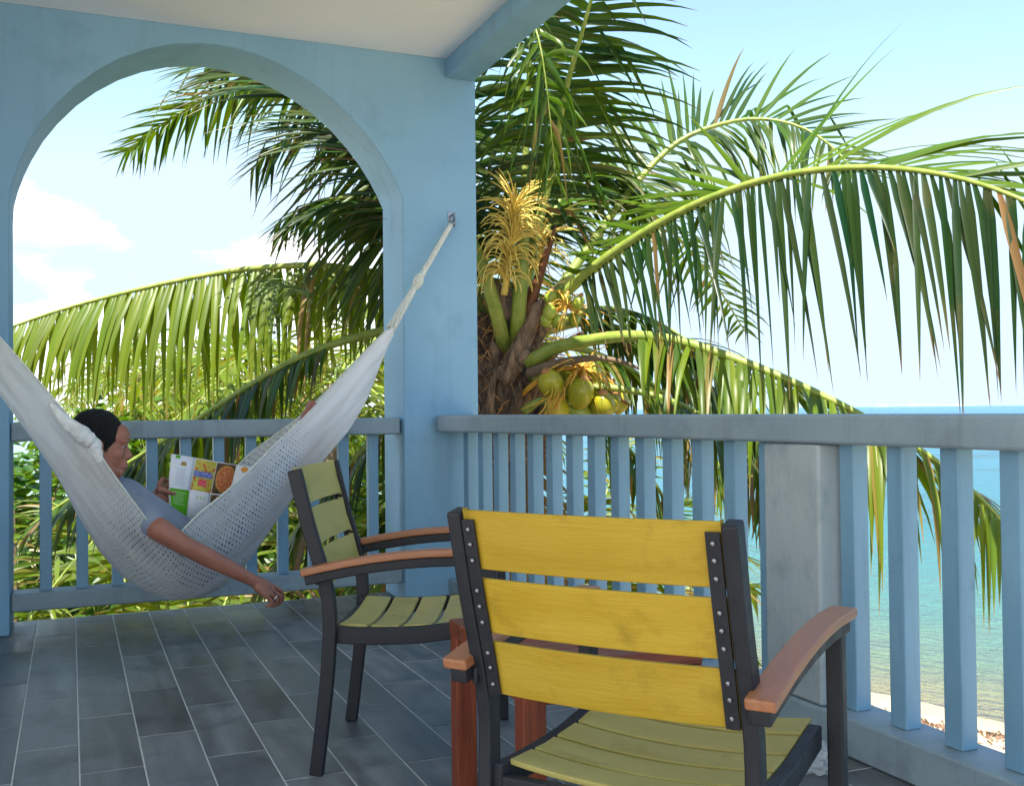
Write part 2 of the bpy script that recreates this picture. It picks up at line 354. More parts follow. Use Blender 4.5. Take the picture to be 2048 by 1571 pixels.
# ---- left railing inside the arch
rl = empty('railing', (0.71, 5.64, 0)); tag(rl, 'straight blue railing inside the arch behind the hammock', 'railing')
def local(o, parent):
    o.parent = parent; o.location = -V(parent.location); return o
def rounded_bar(x0, x1, y0, y1, z0, z1): b = MB(); b.box(x0, x1, y0, y1, z0, z1); return b
local(rounded_bar(-.266, 1.685, 5.575, 5.735, .925, 1.017).build('handrail', M['rail'], bevel=.014, seg=3), rl)
local(rounded_bar(-.266, 1.692, 5.575, 5.735, .105, .192).build('bottom_rail', M['rail'], bevel=.012, seg=3), rl)
b0 = MB(); b0.box(-.0275, .0275, -.0275, .0275, .192, .925); bal_me = b0.mesh('baluster'); bal_me.materials.append(M['bal'])
for i in range(11):
    o = link('baluster', bal_me, rl, .004); o.location = V((-.112 + .1655 * i, 5.655, 0)) - V(rl.location)
# ---- right railing towards the sea
XC = lambda y: 2.205 - .070 * max(0, y - 2.6)
rr = empty('railing', (2.2, 2.0, 0)); tag(rr, 'long blue railing with grey handrail and square post facing the sea', 'railing')
def strip(f0, f1, ys, z0, z1):
    b = MB(); vs = []
    for y in ys: vs += [(f0(y), y, z0), (f1(y), y, z0), (f1(y), y, z1), (f0(y), y, z1)]
    k = len(ys); fs = [(i * 4 + j, i * 4 + (j + 1) % 4, i * 4 + 4 + (j + 1) % 4, i * 4 + 4 + j) for i in range(k - 1) for j in range(4)]
    fs += [(3, 2, 1, 0), tuple((k - 1) * 4 + j for j in range(4))]
    b.add(vs, [q[::-1] for q in fs]); return b
ys = [-2.0, 0, 1.5, 2.2, 2.6, 3.0, 3.5, 4.0, 4.5, 5.0, 5.2, 5.3, 5.38, 5.44, 5.49, 5.53]
flare = lambda y: interp(y, [(4.6, 0), (5.2, .045), (5.38, .075), (5.46, .085), (5.50, .075), (5.53, .05)])
ZR = lambda y: 0
hr = strip(lambda y: XC(y) - .062 - flare(y), lambda y: XC(y) + .105, ys, .936, 1.028)
local(hr.build('handrail', M['rail'], bevel=.012, seg=3), rr)
local(strip(lambda y: XC(y) - .062, lambda y: XC(y) + .105, ys, 0.001, .12).build('curb', M['rail'], bevel=.010, seg=3), rr)
b0 = MB(); b0.box(0, .058, 0, .064, .120, .936); bal2 = b0.mesh('baluster'); bal2.materials.append(M['bal'])
Ys = [2.137 - .2 * k for k in range(1, 20)] + [2.137, 2.342, 2.547, 2.925] + [3.115 + .1895 * i for i in range(13)]
for y in Ys:
    o = link('baluster', bal2, rr, .005); o.location = V((XC(y), y, 0)) - V(rr.location); o.rotation_euler = (0, 0, .06 if y > 2.6 else 0)
b0 = MB(); b0.box(2.142, 2.272, 2.632, 2.912, .1215, .934)
local(b0.build('newel_post', M['post'], bevel=.012, seg=3), rr)

# ================================================================== GROUND, BEACH, SEA
SH = V((11.97, 13.55, 0)); SN = V((.93, .367, 0)).normalized()
ZSEA = -3.65
def sdist(x, y): return (x - SH.x) * SN.x + (y - SH.y) * SN.y
def gz(x, y):
    s = sdist(x, y); wv = .12 * math.sin(.35 * (x * SN.y - y * SN.x)) + .10 * math.sin(1.1 * (x * SN.y - y * SN.x) + 1)
    s += wv
    z = ZSEA - .055 * s
    if s < -4: z = ZSEA + .22 + .012 * (-s - 4)
    z = min(z, ZSEA + .75)
    return max(z, ZSEA - 4) + .03 * mnoise.noise((x * .5, y * .5, 0))
g = MB(); nx, ny = 150, 150
def warp(i, n, a, b):
    t = i / n * 2 - 1; return (a + b) / 2 + (b - a) / 2 * (abs(t) ** 2.2) * (1 if t > 0 else -1)
gx = [warp(i, nx, -900, 920) for i in range(nx + 1)]; gy = [warp(i, ny, -900, 925) for i in range(ny + 1)]
g.add([(x, y, gz(x, y)) for y in gy for x in gx], [(j * (nx + 1) + i, j * (nx + 1) + i + 1, (j + 1) * (nx + 1) + i + 1, (j + 1) * (nx + 1) + i) for j in range(ny) for i in range(nx)])
ms, nt, b = new_mat('sand')
ge = nt.nodes.new('ShaderNodeNewGeometry'); pos = ge.outputs['Position']
cs = mixc(nt, rng(nt, noise(nt, pos, 1.4, 6), .35, .65), sr(172, 152, 122), sr(190, 171, 140))
cs = mixc(nt, rng(nt, noise(nt, pos, 9, 5), .6, .75), cs, sr(164, 140, 108))
szz = nt.nodes.new('ShaderNodeSeparateXYZ'); nt.links.new(pos, szz.inputs[0])
wet = rng(nt, szz.outputs[2], ZSEA + .05, ZSEA + .0, 0, 1); wet.node.clamp = True
cs = mixc(nt, MA(nt, 'MULTIPLY', wet, .55), cs, sr(160, 136, 104))
nt.links.new(cs, b.inputs['Base Color']); b.inputs['Roughness'].default_value = .9; bump(nt, b, noise(nt, pos, 12, 6), .5, .04)
ground = g.build('ground', ms, smooth=True); tag(ground, kind='structure')

sea = MB()
cs_, sn_ = SN.x, SN.y
rows = [-3, 0, 5, 15, 40, 100, 250, 700, 2000, 6000, 14000]; T_ = V((-SN.y, SN.x, 0))
cols = [-9000, -2000, -500, -120, -40, 0, 40, 120, 500, 2000, 9000]
sea.add([(*(SH + SN * r_ + T_ * q).xy, ZSEA) for r_ in rows for q in cols], [(j * 11 + i, (j + 1) * 11 + i, (j + 1) * 11 + i + 1, j * 11 + i + 1) for j in range(10) for i in range(10)])
mw, nt, b = new_mat('sea_water')
ge = nt.nodes.new('ShaderNodeNewGeometry'); pos = ge.outputs['Position']
vd = nt.nodes.new('ShaderNodeVectorMath'); vd.operation = 'DOT_PRODUCT'; nt.links.new(pos, vd.inputs[0]); vd.inputs[1].default_value = SN
s_ = MA(nt, 'SUBTRACT', vd.outputs['Value'], SH.dot(SN))
pat = noise(nt, pos, .16, 5, .6, (1, 1, 1))
s2 = MA(nt, 'ADD', s_, MA(nt, 'MULTIPLY', MA(nt, 'SUBTRACT', pat, .5), 9))
lg = MA(nt, 'LOGARITHM', MA(nt, 'MAXIMUM', MA(nt, 'ADD', s2, 3), 1.0), 10)
cr = nt.nodes.new('ShaderNodeValToRGB'); nt.links.new(MA(nt, 'DIVIDE', lg, 3.2), cr.inputs[0])
e = cr.color_ramp.elements
e[0].position = .12; e[0].color = sr(158, 148, 114); e[1].position = .24; e[1].color = sr(124, 146, 120)
for p_, c_ in ((.33, sr(92, 148, 138)), (.45, sr(44, 136, 146)), (.62, sr(30, 124, 150)), (.85, sr(26, 116, 154)), (1., sr(30, 112, 156))):
    q = e.new(p_); q.color = c_
patch = rng(nt, noise(nt, pos, .09, 6, .65), .54, .66)
cw = mixc(nt, MA(nt, 'MULTIPLY', patch, .5), cr.outputs[0], sr(30, 78, 84))
nt.links.new(cw, b.inputs['Base Color']); b.inputs['Roughness'].default_value = .11; b.inputs['IOR'].default_value = 1.33; b.inputs['Specular IOR Level'].default_value = .12
mpn = nt.nodes.new('ShaderNodeMapping'); mpn.inputs['Rotation'].default_value = (0, 0, -math.atan2(SN.y, SN.x)); nt.links.new(pos, mpn.inputs[0])
w1 = noise(nt, mpn.outputs[0], .9, 6, .6, (1.0, .42, 1)); w2 = noise(nt, mpn.outputs[0], 4.5, 5, .6, (1., .5, 1))
bump(nt, b, MA(nt, 'ADD', w1, MA(nt, 'MULTIPLY', w2, .4)), 1.0, 2.6)
seao = sea.build('sea', mw); tag(seao, kind='structure')
# seaweed line
sw = MB()
for i in range(5200):
    q = random.uniform(-12, 10); s0 = (-.85 if random.random() < .8 else -1.6) + random.gauss(0, .13) + .35 * math.sin(q * 1.3)
    p = SH + SN * s0 + T_ * q; z = gz(p.x, p.y); a = random.uniform(0, 6.28); r_ = random.uniform(.012, .05)
    sw.add([(p.x + r_ * math.cos(a), p.y + r_ * math.sin(a), z + .012), (p.x + r_ * .4 * math.cos(a + 1.6), p.y + r_ * .4 * math.sin(a + 1.6), z + random.uniform(.02, .06)),
            (p.x - r_ * math.cos(a), p.y - r_ * math.sin(a), z + .012), (p.x - r_ * .4 * math.cos(a + 1.6), p.y - r_ * .4 * math.sin(a + 1.6), z + .01)], [(0, 1, 2, 3)])
o = sw.build('seaweed', M['weed']); tag(o, 'brown seaweed washed up in a line along the sand', 'seaweed', kind='stuff')

# ================================================================== PALMS
G = V((0, 0, -1))
def leaflet(mb, p, d, Tn, L, W, droop, r, dead, nseg=6, kink=None, twist=0.):
    vs = []; at_ = []; p = V(p); d = d.normalized(); step = L / nseg
    for j in range(nseg + 1):
        u = j / nseg
        wv = (Tn - d * Tn.dot(d))
        wv = wv.normalized() if wv.length > 1e-4 else d.orthogonal().normalized()
        nv = d.cross(wv)
        if twist: wv = (wv * math.cos(twist * u) + nv * math.sin(twist * u)); nv = d.cross(wv)
        ww = W * min(1, .45 + 3.2 * u) * max(.0, 1 - u ** 1.7) * .54
        if j == nseg: ww = W * .02
        vs += [p - wv * ww + nv * ww * .35, p, p + wv * ww + nv * ww * .35]
        at_ += [(r, u, dead)] * 3
        dr = droop * step * (.35 + 1.3 * u)
        if kink is not None and j == kink: dr += 1.6
        d = (d + G * dr).normalized(); p = p + d * step
    fs = []
    for j in range(nseg):
        a = j * 3; fs += [(a, a + 1, a + 4, a + 3), (a + 1, a + 2, a + 5, a + 4)]
    mb.add(vs, fs, at_)
def frond(parent, pts, L=.8, n=60, t0=.15, W=.042, up=(0, 0, 1), A=(.15, .55, 1.6), B=None, tint=(.25, .75), dead=0., deadp=.03, r0=.035, r1=.006,
          split=False, tintB=None, seg=6, pet=None, world=True, kinkp=.12, leaf=None, rnd=.12, label=None, lp=None):
    P = catmull(pts, 90); B = B or A; up = V(up)
    mb = MB(); rad = [r0 + (r1 - r0) * min(1, (i / 89) ** .7) for i in range(90)]; mb.tube(P[::3] + [P[-1]], rad[::3] + [rad[-1]], 7)
    fo = mb.build('frond', pet or M['petiole'], smooth=True); local(fo, parent) if parent.type == 'EMPTY' else setp(fo, parent)
    if label: fo['label'] = label
    lb = MB(); leaf = leaf or M['leaf']
    for k in range(n):
        t = t0 + (1 - t0) * (k + .3) / n
        for s in (1, -1):
            tt = min(.999, t + random.uniform(-.3, .3) * (1 - t0) / n)
            f = tt * 89; i = min(88, int(f)); p = P[i].lerp(P[i + 1], f - i); Tn = (P[min(89, i + 2)] - P[max(0, i - 2)]).normalized()
            Sd = Tn.cross(up).normalized(); U = Sd.cross(Tn).normalized()
            spec_ = (A if s > 0 else B); a, sw_, dr = spec_[:3]; lat = spec_[3] if len(spec_) > 3 else 1.
            if callable(sw_): sw_ = sw_(tt)
            if callable(a): a = a(tt)
            if callable(lat): lat = lat(tt)
            if callable(dr): dr = dr(tt)
            q = (tt - t0) / (1 - t0)
            sw_ = sw_ + .5 * q * q
            pr = (lp(q) if lp else (.55 + 1.25 * q if q < .3 else .925 if q < .55 else .925 - .62 * ((q - .55) / .45) ** 1.3))
            if random.random() < .06: continue
            ln = L * pr * (random.uniform(.82, 1.12) if random.random() > .08 else random.uniform(.4, .8))
            d = Sd * s * lat + Tn * (sw_ + random.gauss(0, rnd)) + U * (a + random.gauss(0, rnd)) + V((random.gauss(0, rnd * .5), random.gauss(0, rnd * .5), random.gauss(0, rnd * .5)))
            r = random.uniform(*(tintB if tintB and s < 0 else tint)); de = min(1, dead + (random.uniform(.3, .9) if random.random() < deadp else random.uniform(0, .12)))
            tgt = MB() if split else lb
            leaflet(tgt, p, d, Tn, ln, W * random.uniform(.85, 1.15) * (.7 + .3 * pr), dr * random.uniform(.8, 1.25), r, de, seg,
                    random.randint(1, max(1, seg - 3)) if random.random() < kinkp else None, random.uniform(-.8, .8))
            if split:
                tgt.build('leaflet', leaf, fo, attr=True, smooth=True)
    if not split and lb.v:
        o = lb.build('leaflets', leaf, fo, attr=True, smooth=True); tag(o, kind='stuff')
    return fo
def PX(*l): return [at(*p) for p in l]

palm = empty('coconut_palm', at(1005, 640, 6.9) * 1.0); palm.location.z = -3.1
tag(palm, 'coconut palm with yellow flower sprays and coconuts beside the blue column', 'palm tree')
CRN = at(1005, 640, 6.9)
tb = MB(); path = catmull([(CRN.x + .10, CRN.y + .25, -3.3), (CRN.x + .06, CRN.y + .15, -1.6), (CRN.x, CRN.y, .2), (CRN.x, CRN.y, 1.05)], 40)
tb.tube(path, [.19 - .05 * min(1, i / 12) + (.006 if i % 2 else -.004) + (.05 * max(0, (i - 28) / 11)) for i in range(40)], 16)
local(tb.build('trunk', M['trunk'], smooth=True), palm)
tb = MB(); hp_ = []
for i in range(18):
    z = .75 + i * .066; hp_.append((CRN.x + .01 * math.sin(i * 2.1), CRN.y, z))
tb.tube(hp_, [.22, .25, .27, .285, .28, .285, .29, .28, .285, .27, .26, .24, .22, .19, .16, .12, .085, .04], 18)
local(tb.build('crown_shaft', M['boot'], smooth=True), palm)
# leaf bases clasping the head
def plate(p, d, out, L, w0, w1, curl, name, mat, thick=.014, seg=7):
    mb = MB(); p = V(p); d = V(d).normalized(); out = V(out).normalized(); vs = []
    for j in range(seg + 1):
        u = j / seg; sd = d.cross(out).normalized(); ww = (w0 + (w1 - w0) * u) * (1 - .15 * math.sin(u * 3.1)) * (1 if j < seg else .25)
        nn = sd.cross(d).normalized()
        for kx in (-1, -.5, 0, .5, 1): vs.append(p + sd * ww * kx - nn * (thick * .8 + ww * .42 * kx * kx))
        for kx in (1, .5, 0, -.5, -1): vs.append(p + sd * ww * kx + nn * (thick * (1 - .6 * abs(kx)) - ww * .42 * kx * kx))
        d = (d + out * curl / seg).normalized(); p = p + d * L / seg
    fs = [(j * 10 + i, j * 10 + (i + 1) % 10, j * 10 + 10 + (i + 1) % 10, j * 10 + 10 + i) for j in range(seg) for i in range(10)]
    fs += [tuple(range(9, -1, -1)), tuple(seg * 10 + i for i in range(10))]
    mb.add(vs, [q[::-1] for q in fs]); return local(mb.build(name, mat, smooth=True), palm)
for i in range(60):
    a = i * 2.39996; z = .62 + i * .0155 + random.uniform(-.03, .03); out = V((math.cos(a), math.sin(a), 0)); rr_ = .255 if z < 1.35 else .19
    plate(V((CRN.x, CRN.y, z)) + out * rr_, V((0, 0, 1)) + out * random.uniform(.0, .5), out, random.uniform(.22, .42), random.uniform(.05, .10), random.uniform(.004, .03), random.uniform(.1, 1.2), 'leaf_base', M['boot'])
# single bases one can tell apart
def pplate(a, b, w0, w1, mat, name, curl=.2):
    A_, B_ = at(*a), at(*b); plate(A_, B_ - A_, (CPOS - A_), (B_ - A_).length, w0, w1, curl, name, mat, .02)
pplate((1022, 735, 6.5), (1086, 598, 6.45), .075, .05, M['boot'], 'leaf_base', .0)
pplate((1050, 640, 6.5), (1113, 448, 6.4), .05, .012, M['spathe'], 'spathe', .05)
pplate((972, 845, 6.5), (990, 740, 6.45), .05, .01, M['boot'], 'leaf_base', .1)
pplate((1010, 640, 6.55), (985, 560, 6.5), .07, .04, M['boot'], 'leaf_base', .1)
pplate((1060, 700, 6.55), (1095, 640, 6.5), .06, .03, M['boot'], 'leaf_base', .3)
pplate((1000, 760, 6.55), (1060, 700, 6.5), .08, .05, M['boot'], 'leaf_base', .3)
pplate((1150, 735, 6.4), (1262, 812, 6.3), .05, .006, M['spathe'], 'spathe', -.2)
fb = MB()
for i in range(700):
    a = random.uniform(0, 6.28); z = random.uniform(.7, 1.8); out = V((math.cos(a), math.sin(a), 0)); p = V((CRN.x, CRN.y, z)) + out * random.uniform(.22, .31)
    d = V((random.gauss(0, 1), random.gauss(0, 1), random.gauss(.2, .8))) + out * .8; d.normalize(); L_ = random.uniform(.08, .3)
    fb.tube([p, p + d * L_ * .5 + V((0, 0, random.uniform(-.03, .03))), p + d * L_ + V((0, 0, random.uniform(-.1, .02)))], [.0036, .003, .0012], 3, False)
o = local(fb.build('fibre', M['fibre']), palm); tag(o, kind='stuff')

wind = lambda t: interp(t, [(.13, -.3), (.25, -1.1), (.46, -1.1), (.53, -.2), (.60, .9), (.75, 1.0), (1, 1.2)])
wlift = lambda t: interp(t, [(.13, .35), (.45, .42), (.6, .5), (1, .32)])
sl8 = lambda t: interp(t, [(.16, -.15), (.45, .05), (.7, .4), (1, .6)])
# fronds, each with its own line through the air
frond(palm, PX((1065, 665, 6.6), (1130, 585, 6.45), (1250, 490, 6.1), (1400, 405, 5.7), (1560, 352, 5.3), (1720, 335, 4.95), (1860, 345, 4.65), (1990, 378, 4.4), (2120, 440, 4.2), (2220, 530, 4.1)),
      L=1.0, n=86, t0=.13, W=.036, A=(-1.6, lambda t: interp(t, [(.13, .15), (.42, .15), (.65, .75), (1, 1.0)]), .55, .45), B=(wlift, wind, lambda t: interp(t, [(.5, .12), (.6, .7)]), lambda t: interp(t, [(.5, .30), (.62, .8)])), tint=(.0, .14), tintB=(.45, 1.), lp=lambda q: .6 + .45 * min(1, q * 2.6) if q < .8 else 1.05 - 1.6 * (q - .8), split=True, r0=.045, r1=.006, deadp=.015, rnd=.17, kinkp=.2, label='longest frond arching out over the railing to the right')  # hanging leaflets tinted dark as if shaded, upper ones bright as if sunlit
frond(palm, PX((1075, 640, 7.0), (1160, 520, 7.1), (1250, 395, 7.2), (1330, 305, 7.3), (1400, 262, 7.3), (1500, 238, 7.3), (1590, 250, 7.2), (1660, 290, 7.1), (1710, 345, 7.0)),
      L=1.08, n=66, t0=.2, W=.036, A=(-.6, .25, 2.6), B=(.95, .6, .35), tint=(.1, .6), split=False, r0=.045, rnd=.16, kinkp=.15)
TC = -CF
frond(palm, PX((1040, 640, 6.9), (1070, 480, 6.8), (1105, 330, 6.7), (1130, 190, 6.5), (1160, 80, 6.3), (1195, -40, 6.1), (1240, -160, 5.9)), L=.85, n=56, t0=.25, up=TC,
      A=(.1, .25, .8), B=(.0, .0, 2.6), tint=(.1, .55), r0=.05, kinkp=.35, rnd=.08)
frond(palm, PX((1025, 640, 7.2), (1045, 480, 7.2), (1052, 300, 7.2), (1058, 150, 7.1), (1070, 20, 7), (1095, -140, 6.9)), L=.85, n=60, t0=.22, up=TC, A=(-.1, .05, .9), B=(-.2, .1, 2.2), tint=(.0, .3), r0=.05, kinkp=.05, rnd=.07)  # low tint puts the shade of this frond into its colour
frond(palm, PX((1060, 20, 6.0), (1080, 90, 5.9), (1095, 190, 5.9), (1105, 290, 5.95), (1110, 360, 6)), L=.55, n=26, t0=.0, W=.03, up=TC, A=(.3, 1.3, 2.6), tint=(.3, 1.), deadp=.12, r0=.008, r1=.003, kinkp=.35, rnd=.5)
frond(palm, PX((1045, 640, 7.0), (1075, 520, 7.1), (1110, 420, 7.2), (1160, 350, 7.3), (1220, 330, 7.3), (1270, 370, 7.3), (1310, 450, 7.2)), L=.75, n=44, t0=.3, A=(-.2, .5, 2.0), tint=(.2, .8), r0=.035, deadp=.12)
# into the arch: near ones tinted dark for shade, far ones tinted bright for sun
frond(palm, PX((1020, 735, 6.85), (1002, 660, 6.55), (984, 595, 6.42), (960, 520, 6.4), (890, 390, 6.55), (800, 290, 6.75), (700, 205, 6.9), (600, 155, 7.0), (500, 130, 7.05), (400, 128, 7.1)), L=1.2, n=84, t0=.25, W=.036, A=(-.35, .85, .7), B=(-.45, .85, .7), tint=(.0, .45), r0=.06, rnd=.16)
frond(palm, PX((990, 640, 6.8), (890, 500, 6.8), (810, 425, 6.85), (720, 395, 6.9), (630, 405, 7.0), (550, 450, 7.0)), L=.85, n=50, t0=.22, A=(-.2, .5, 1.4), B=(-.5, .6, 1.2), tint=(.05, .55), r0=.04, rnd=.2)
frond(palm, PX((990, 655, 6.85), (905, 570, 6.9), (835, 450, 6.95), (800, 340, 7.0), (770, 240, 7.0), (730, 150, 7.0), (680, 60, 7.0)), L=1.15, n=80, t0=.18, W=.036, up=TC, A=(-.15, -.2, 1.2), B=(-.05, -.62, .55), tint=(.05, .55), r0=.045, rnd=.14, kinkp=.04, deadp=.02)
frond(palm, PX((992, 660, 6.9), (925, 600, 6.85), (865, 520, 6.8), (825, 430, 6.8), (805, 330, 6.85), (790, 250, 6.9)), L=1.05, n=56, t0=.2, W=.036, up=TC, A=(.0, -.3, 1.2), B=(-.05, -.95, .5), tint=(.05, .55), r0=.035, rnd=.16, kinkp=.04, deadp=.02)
frond(palm, PX((1000, 600, 7.4), (850, 330, 7.6), (700, 195, 7.75), (590, 160, 7.8), (500, 168, 7.8), (400, 205, 7.8), (320, 252, 7.8), (250, 306, 7.8)), L=.8, n=100, t0=.3, W=.032, A=(-.3, .6, 1.0), B=(.1, .75, .7), tint=(.2, .9), r0=.04)
frond(palm, PX((985, 650, 7.2), (860, 578, 7.25), (760, 548, 7.3), (640, 531, 7.35), (500, 537, 7.4), (380, 556, 7.4), (250, 585, 7.4), (130, 617, 7.4), (20, 655, 7.35), (-100, 708, 7.3)),
      L=1.08, n=88, t0=.16, W=.050, A=(-1.2, sl8, 2.2, .7), B=(-1.1, sl8, 2.2, .7), tint=(.6, 1.), split=True, deadp=.04, r0=.04, rnd=.07, kinkp=.03, leaf=M['leaf_lit'], label='long frond with hanging leaflets across the arch')
frond(palm, PX((985, 665, 6.9), (880, 645, 6.8), (770, 660, 6.7), (640, 698, 6.6), (540, 746, 6.55), (430, 815, 6.5), (330, 880, 6.5), (240, 935, 6.5), (150, 990, 6.5), (60, 1050, 6.5)), L=.8, n=70, t0=.34, A=(-.4, .45, 2.2), B=(-.5, .4, 2.2), tint=(.05, .6), r0=.04, deadp=.12)
frond(palm, PX((985, 720, 6.9), (880, 770, 6.75), (780, 850, 6.6), (680, 950, 6.5), (590, 1060, 6.45), (520, 1180, 6.45)), L=.8, n=50, t0=.2, A=(-.2, .6, 1.6), tint=(.05, .55), r0=.04, deadp=.2)
frond(palm, PX((990, 760, 6.9), (900, 880, 6.7), (840, 1040, 6.6), (800, 1250, 6.6)), L=.8, n=44, t0=.15, up=TC, A=(-.2, .6, 1.6), tint=(.1, .6), r0=.04, deadp=.3)
# right, low
frond(palm, PX((1060, 725, 6.5), (1110, 695, 6.3), (1180, 680, 6.1), (1260, 671, 5.95), (1350, 680, 5.8), (1450, 710, 5.65), (1570, 757, 5.5), (1700, 818, 5.35), (1830, 892, 5.2), (1930, 967, 5.1), (2010, 1050, 5.0), (2080, 1160, 4.95)),
      L=.98, n=74, t0=.26, A=(-.6, .5, 2.8), B=(.0, .75, 1.9), tint=(.25, .9), leaf=M['leaf_lit'], split=False, r0=.050, deadp=.15, rnd=.14)
frond(palm, PX((1080, 660, 7.3), (1180, 620, 7.4), (1260, 625, 7.5), (1340, 660, 7.5), (1420, 720, 7.5), (1500, 800, 7.4), (1560, 900, 7.3)), L=.85, n=56, t0=.14, A=(-.3, .4, 1.8), tint=(.1, .7), r0=.035)
frond(palm, PX((1060, 750, 6.6), (1130, 775, 6.4), (1220, 775, 6.3), (1330, 797, 6.2), (1430, 850, 6.15), (1520, 950, 6.1), (1590, 1080, 6.1)), L=.62, n=40, t0=.42, A=(-.4, .5, 2.0), tint=(.3, .9), r0=.035, deadp=.35)
frond(palm, PX((1060, 760, 6.9), (1150, 810, 6.9), (1250, 890, 6.9), (1330, 1000, 6.9), (1400, 1150, 6.9)), L=.65, n=40, t0=.2, A=(-.3, .5, 1.8), tint=(.3, .9), r0=.03, deadp=.4)
frond(palm, PX((1030, 780, 6.8), (1050, 900, 6.7), (1075, 1050, 6.7), (1085, 1300, 6.7)), L=.6, n=30, t0=.2, up=TC, A=(-.2, .8, 1.8), tint=(.3, .8), dead=.75, r0=.03, pet=M['petiole_d'])
frond(palm, PX((1080, 665, 7.5), (1190, 645, 7.6), (1310, 690, 7.6), (1440, 790, 7.5), (1550, 930, 7.4)), L=.9, n=56, t0=.16, A=(-.3, .4, 1.8), tint=(.05, .6), r0=.035, deadp=.12)
frond(palm, PX((1075, 690, 7.2), (1170, 700, 7.2), (1280, 750, 7.2), (1390, 850, 7.1), (1470, 990, 7.0)), L=.8, n=50, t0=.2, A=(-.3, .5, 2.0), tint=(.2, .9), r0=.03, deadp=.2, leaf=M['leaf_lit'])
# back fronds that go away from the building
for az, el in ((1.1, .55), (.5, .75)):
    dv = V((math.cos(az), math.sin(az), 0)); pp = [CRN + V((0, 0, -.1)), CRN + dv * .6 + V((0, 0, .7 * el + .2)), CRN + dv * 1.6 + V((0, 0, 1.1 * el + .2)), CRN + dv * 2.7 + V((0, 0, .9 * el)), CRN + dv * 3.6 + V((0, 0, .1))]
    frond(palm, pp, L=.8, n=46, t0=.2, A=(.0, .5, 1.6), tint=(.2, .7), r0=.04, seg=4)
# dead petiole
db = MB(); db.tube(catmull(PX((1060, 745, 6.45), (1110, 728, 6.3), (1180, 716, 6.2), (1240, 722, 6.15), (1290, 742, 6.1)), 16), [.035 - .0018 * i for i in range(16)], 8)
local(db.build('petiole', M['petiole_d'], smooth=True), palm)
db = MB(); db.tube(catmull(PX((1050, 820, 6.5), (1085, 800, 6.35), (1130, 812, 6.3), (1180, 850, 6.25), (1210, 900, 6.2)), 16), [.03 - .0013 * i for i in range(16)], 8)
local(db.build('petiole', M['petiole'], smooth=True), palm)
# flower sprays
def spray(base, top, nr, L, mat, thick=.007, beads=0, d_out=.8, droop=3.2):
    mb = MB(); base, top = V(base), V(top); ax = top - base; mb.tube([base, base.lerp(top, .5), top], [.022, .016, .008], 8)
    for i in range(nr):
        t = random.uniform(.12, 1.0); p = base.lerp(top, t); a = random.uniform(0, 6.28)
        d = (V((math.cos(a), math.sin(a), 0)) * d_out + ax.normalized() * random.uniform(.2, 1.2)).normalized(); ln = L * random.uniform(.6, 1.1); q = [p]; rd = [thick * 1.1]
        for j in range(7):
            p = p + d * ln / 7; d = (d + G * droop * (1.7 - 1.5 * t) * ln / 7 * (1 + .5 * j)).normalized(); q.append(p); rd.append(thick * (1.25 if j % 2 else .9) * (1 - .07 * j))
            if beads and j > 2:
                for b_ in range(beads): mb.ball(p + V((random.gauss(0, .012), random.gauss(0, .012), random.gauss(0, .012))), random.uniform(.008, .014), 6, 4)
        mb.tube(q, rd, 5)
    return local(mb.build('flower_spray', mat, smooth=True), palm)
spray(at(1008, 590, 6.35), at(1032, 400, 6.35), 190, .28, M['flower'], .0056, 0, .70, 5.0)
spray(at(1075, 560, 6.5), at(1085, 470, 6.5), 40, .24, M['flower'], .005, 0, .75, 6.0)
spray(at(620, 590, 6.6), at(585, 575, 6.6), 16, .5, M['budgreen'], .003, 1, .45, 5.5)
sg = MB(); sg.tube(catmull(PX((1030, 720, 6.85), (1036, 640, 6.5), (1042, 560, 6.42), (1046, 470, 6.5), (1052, 380, 6.7)), 14), [.055 - .0018 * i for i in range(14)], 12); local(sg.build('petiole', M['petiole'], smooth=True), palm)
# coconuts
def nut(px, py, d, r, mat):
    mb = MB(); c_ = at(px, py, d); rot = Matrix.Rotation(random.uniform(-.5, .5), 3, 'X') @ Matrix.Rotation(random.uniform(-.5, .5), 3, 'Y') @ Matrix.Rotation(random.uniform(0, 6), 3, 'Z')
    seg, rings = 20, 14; vs = []
    for i in range(rings + 1):
        t = math.pi * i / rings
        for j in range(seg):
            a = 2 * math.pi * j / seg; k = 1 + .055 * math.cos(3 * a) * math.sin(t) ; prof = math.sin(t) * (1 - .10 * math.cos(t))
            vs.append(c_ + rot @ V((r * .92 * prof * k * math.cos(a), r * .92 * prof * k * math.sin(a), -r * 1.12 * math.cos(t))))
    mb.add(vs, [(i * seg + j, i * seg + (j + 1) % seg, (i + 1) * seg + (j + 1) % seg, (i + 1) * seg + j) for i in range(rings) for j in range(seg)])
    o = local(mb.build('coconut', mat, smooth=True), palm); top = c_ + rot @ V((0, 0, r * 1.05))
    cp = MB(); cp.tube([top + rot @ V((0, 0, -.012)), top + rot @ V((0, 0, .010)), top + rot @ V((0, 0, .022))], [r * .42, r * .36, r * .10], 8); cp.build('calyx', M['fibre'], o, smooth=True)
    return top
anchor1 = at(1135, 612, 6.35); anchor2 = at(1165, 735, 6.3)
stk = MB()
def stem(a, b, r=.006):
    mid = a.lerp(b, .5) + V((0, 0, .04)); stk.tube(catmull([a, mid, b], 7), [r, r, r * .9, r * .8, r * .8, r * .7, r * .7], 5)
for px, py, r in ((1101, 597, .044), (1099, 624, .046), (1116, 643, .046), (1157, 606, .042), (1149, 640, .040), (1133, 600, .036), (1092, 640, .04)):
    stem(anchor1, nut(px, py, 6.35 + random.uniform(-.05, .08), r, M['nut_g']))
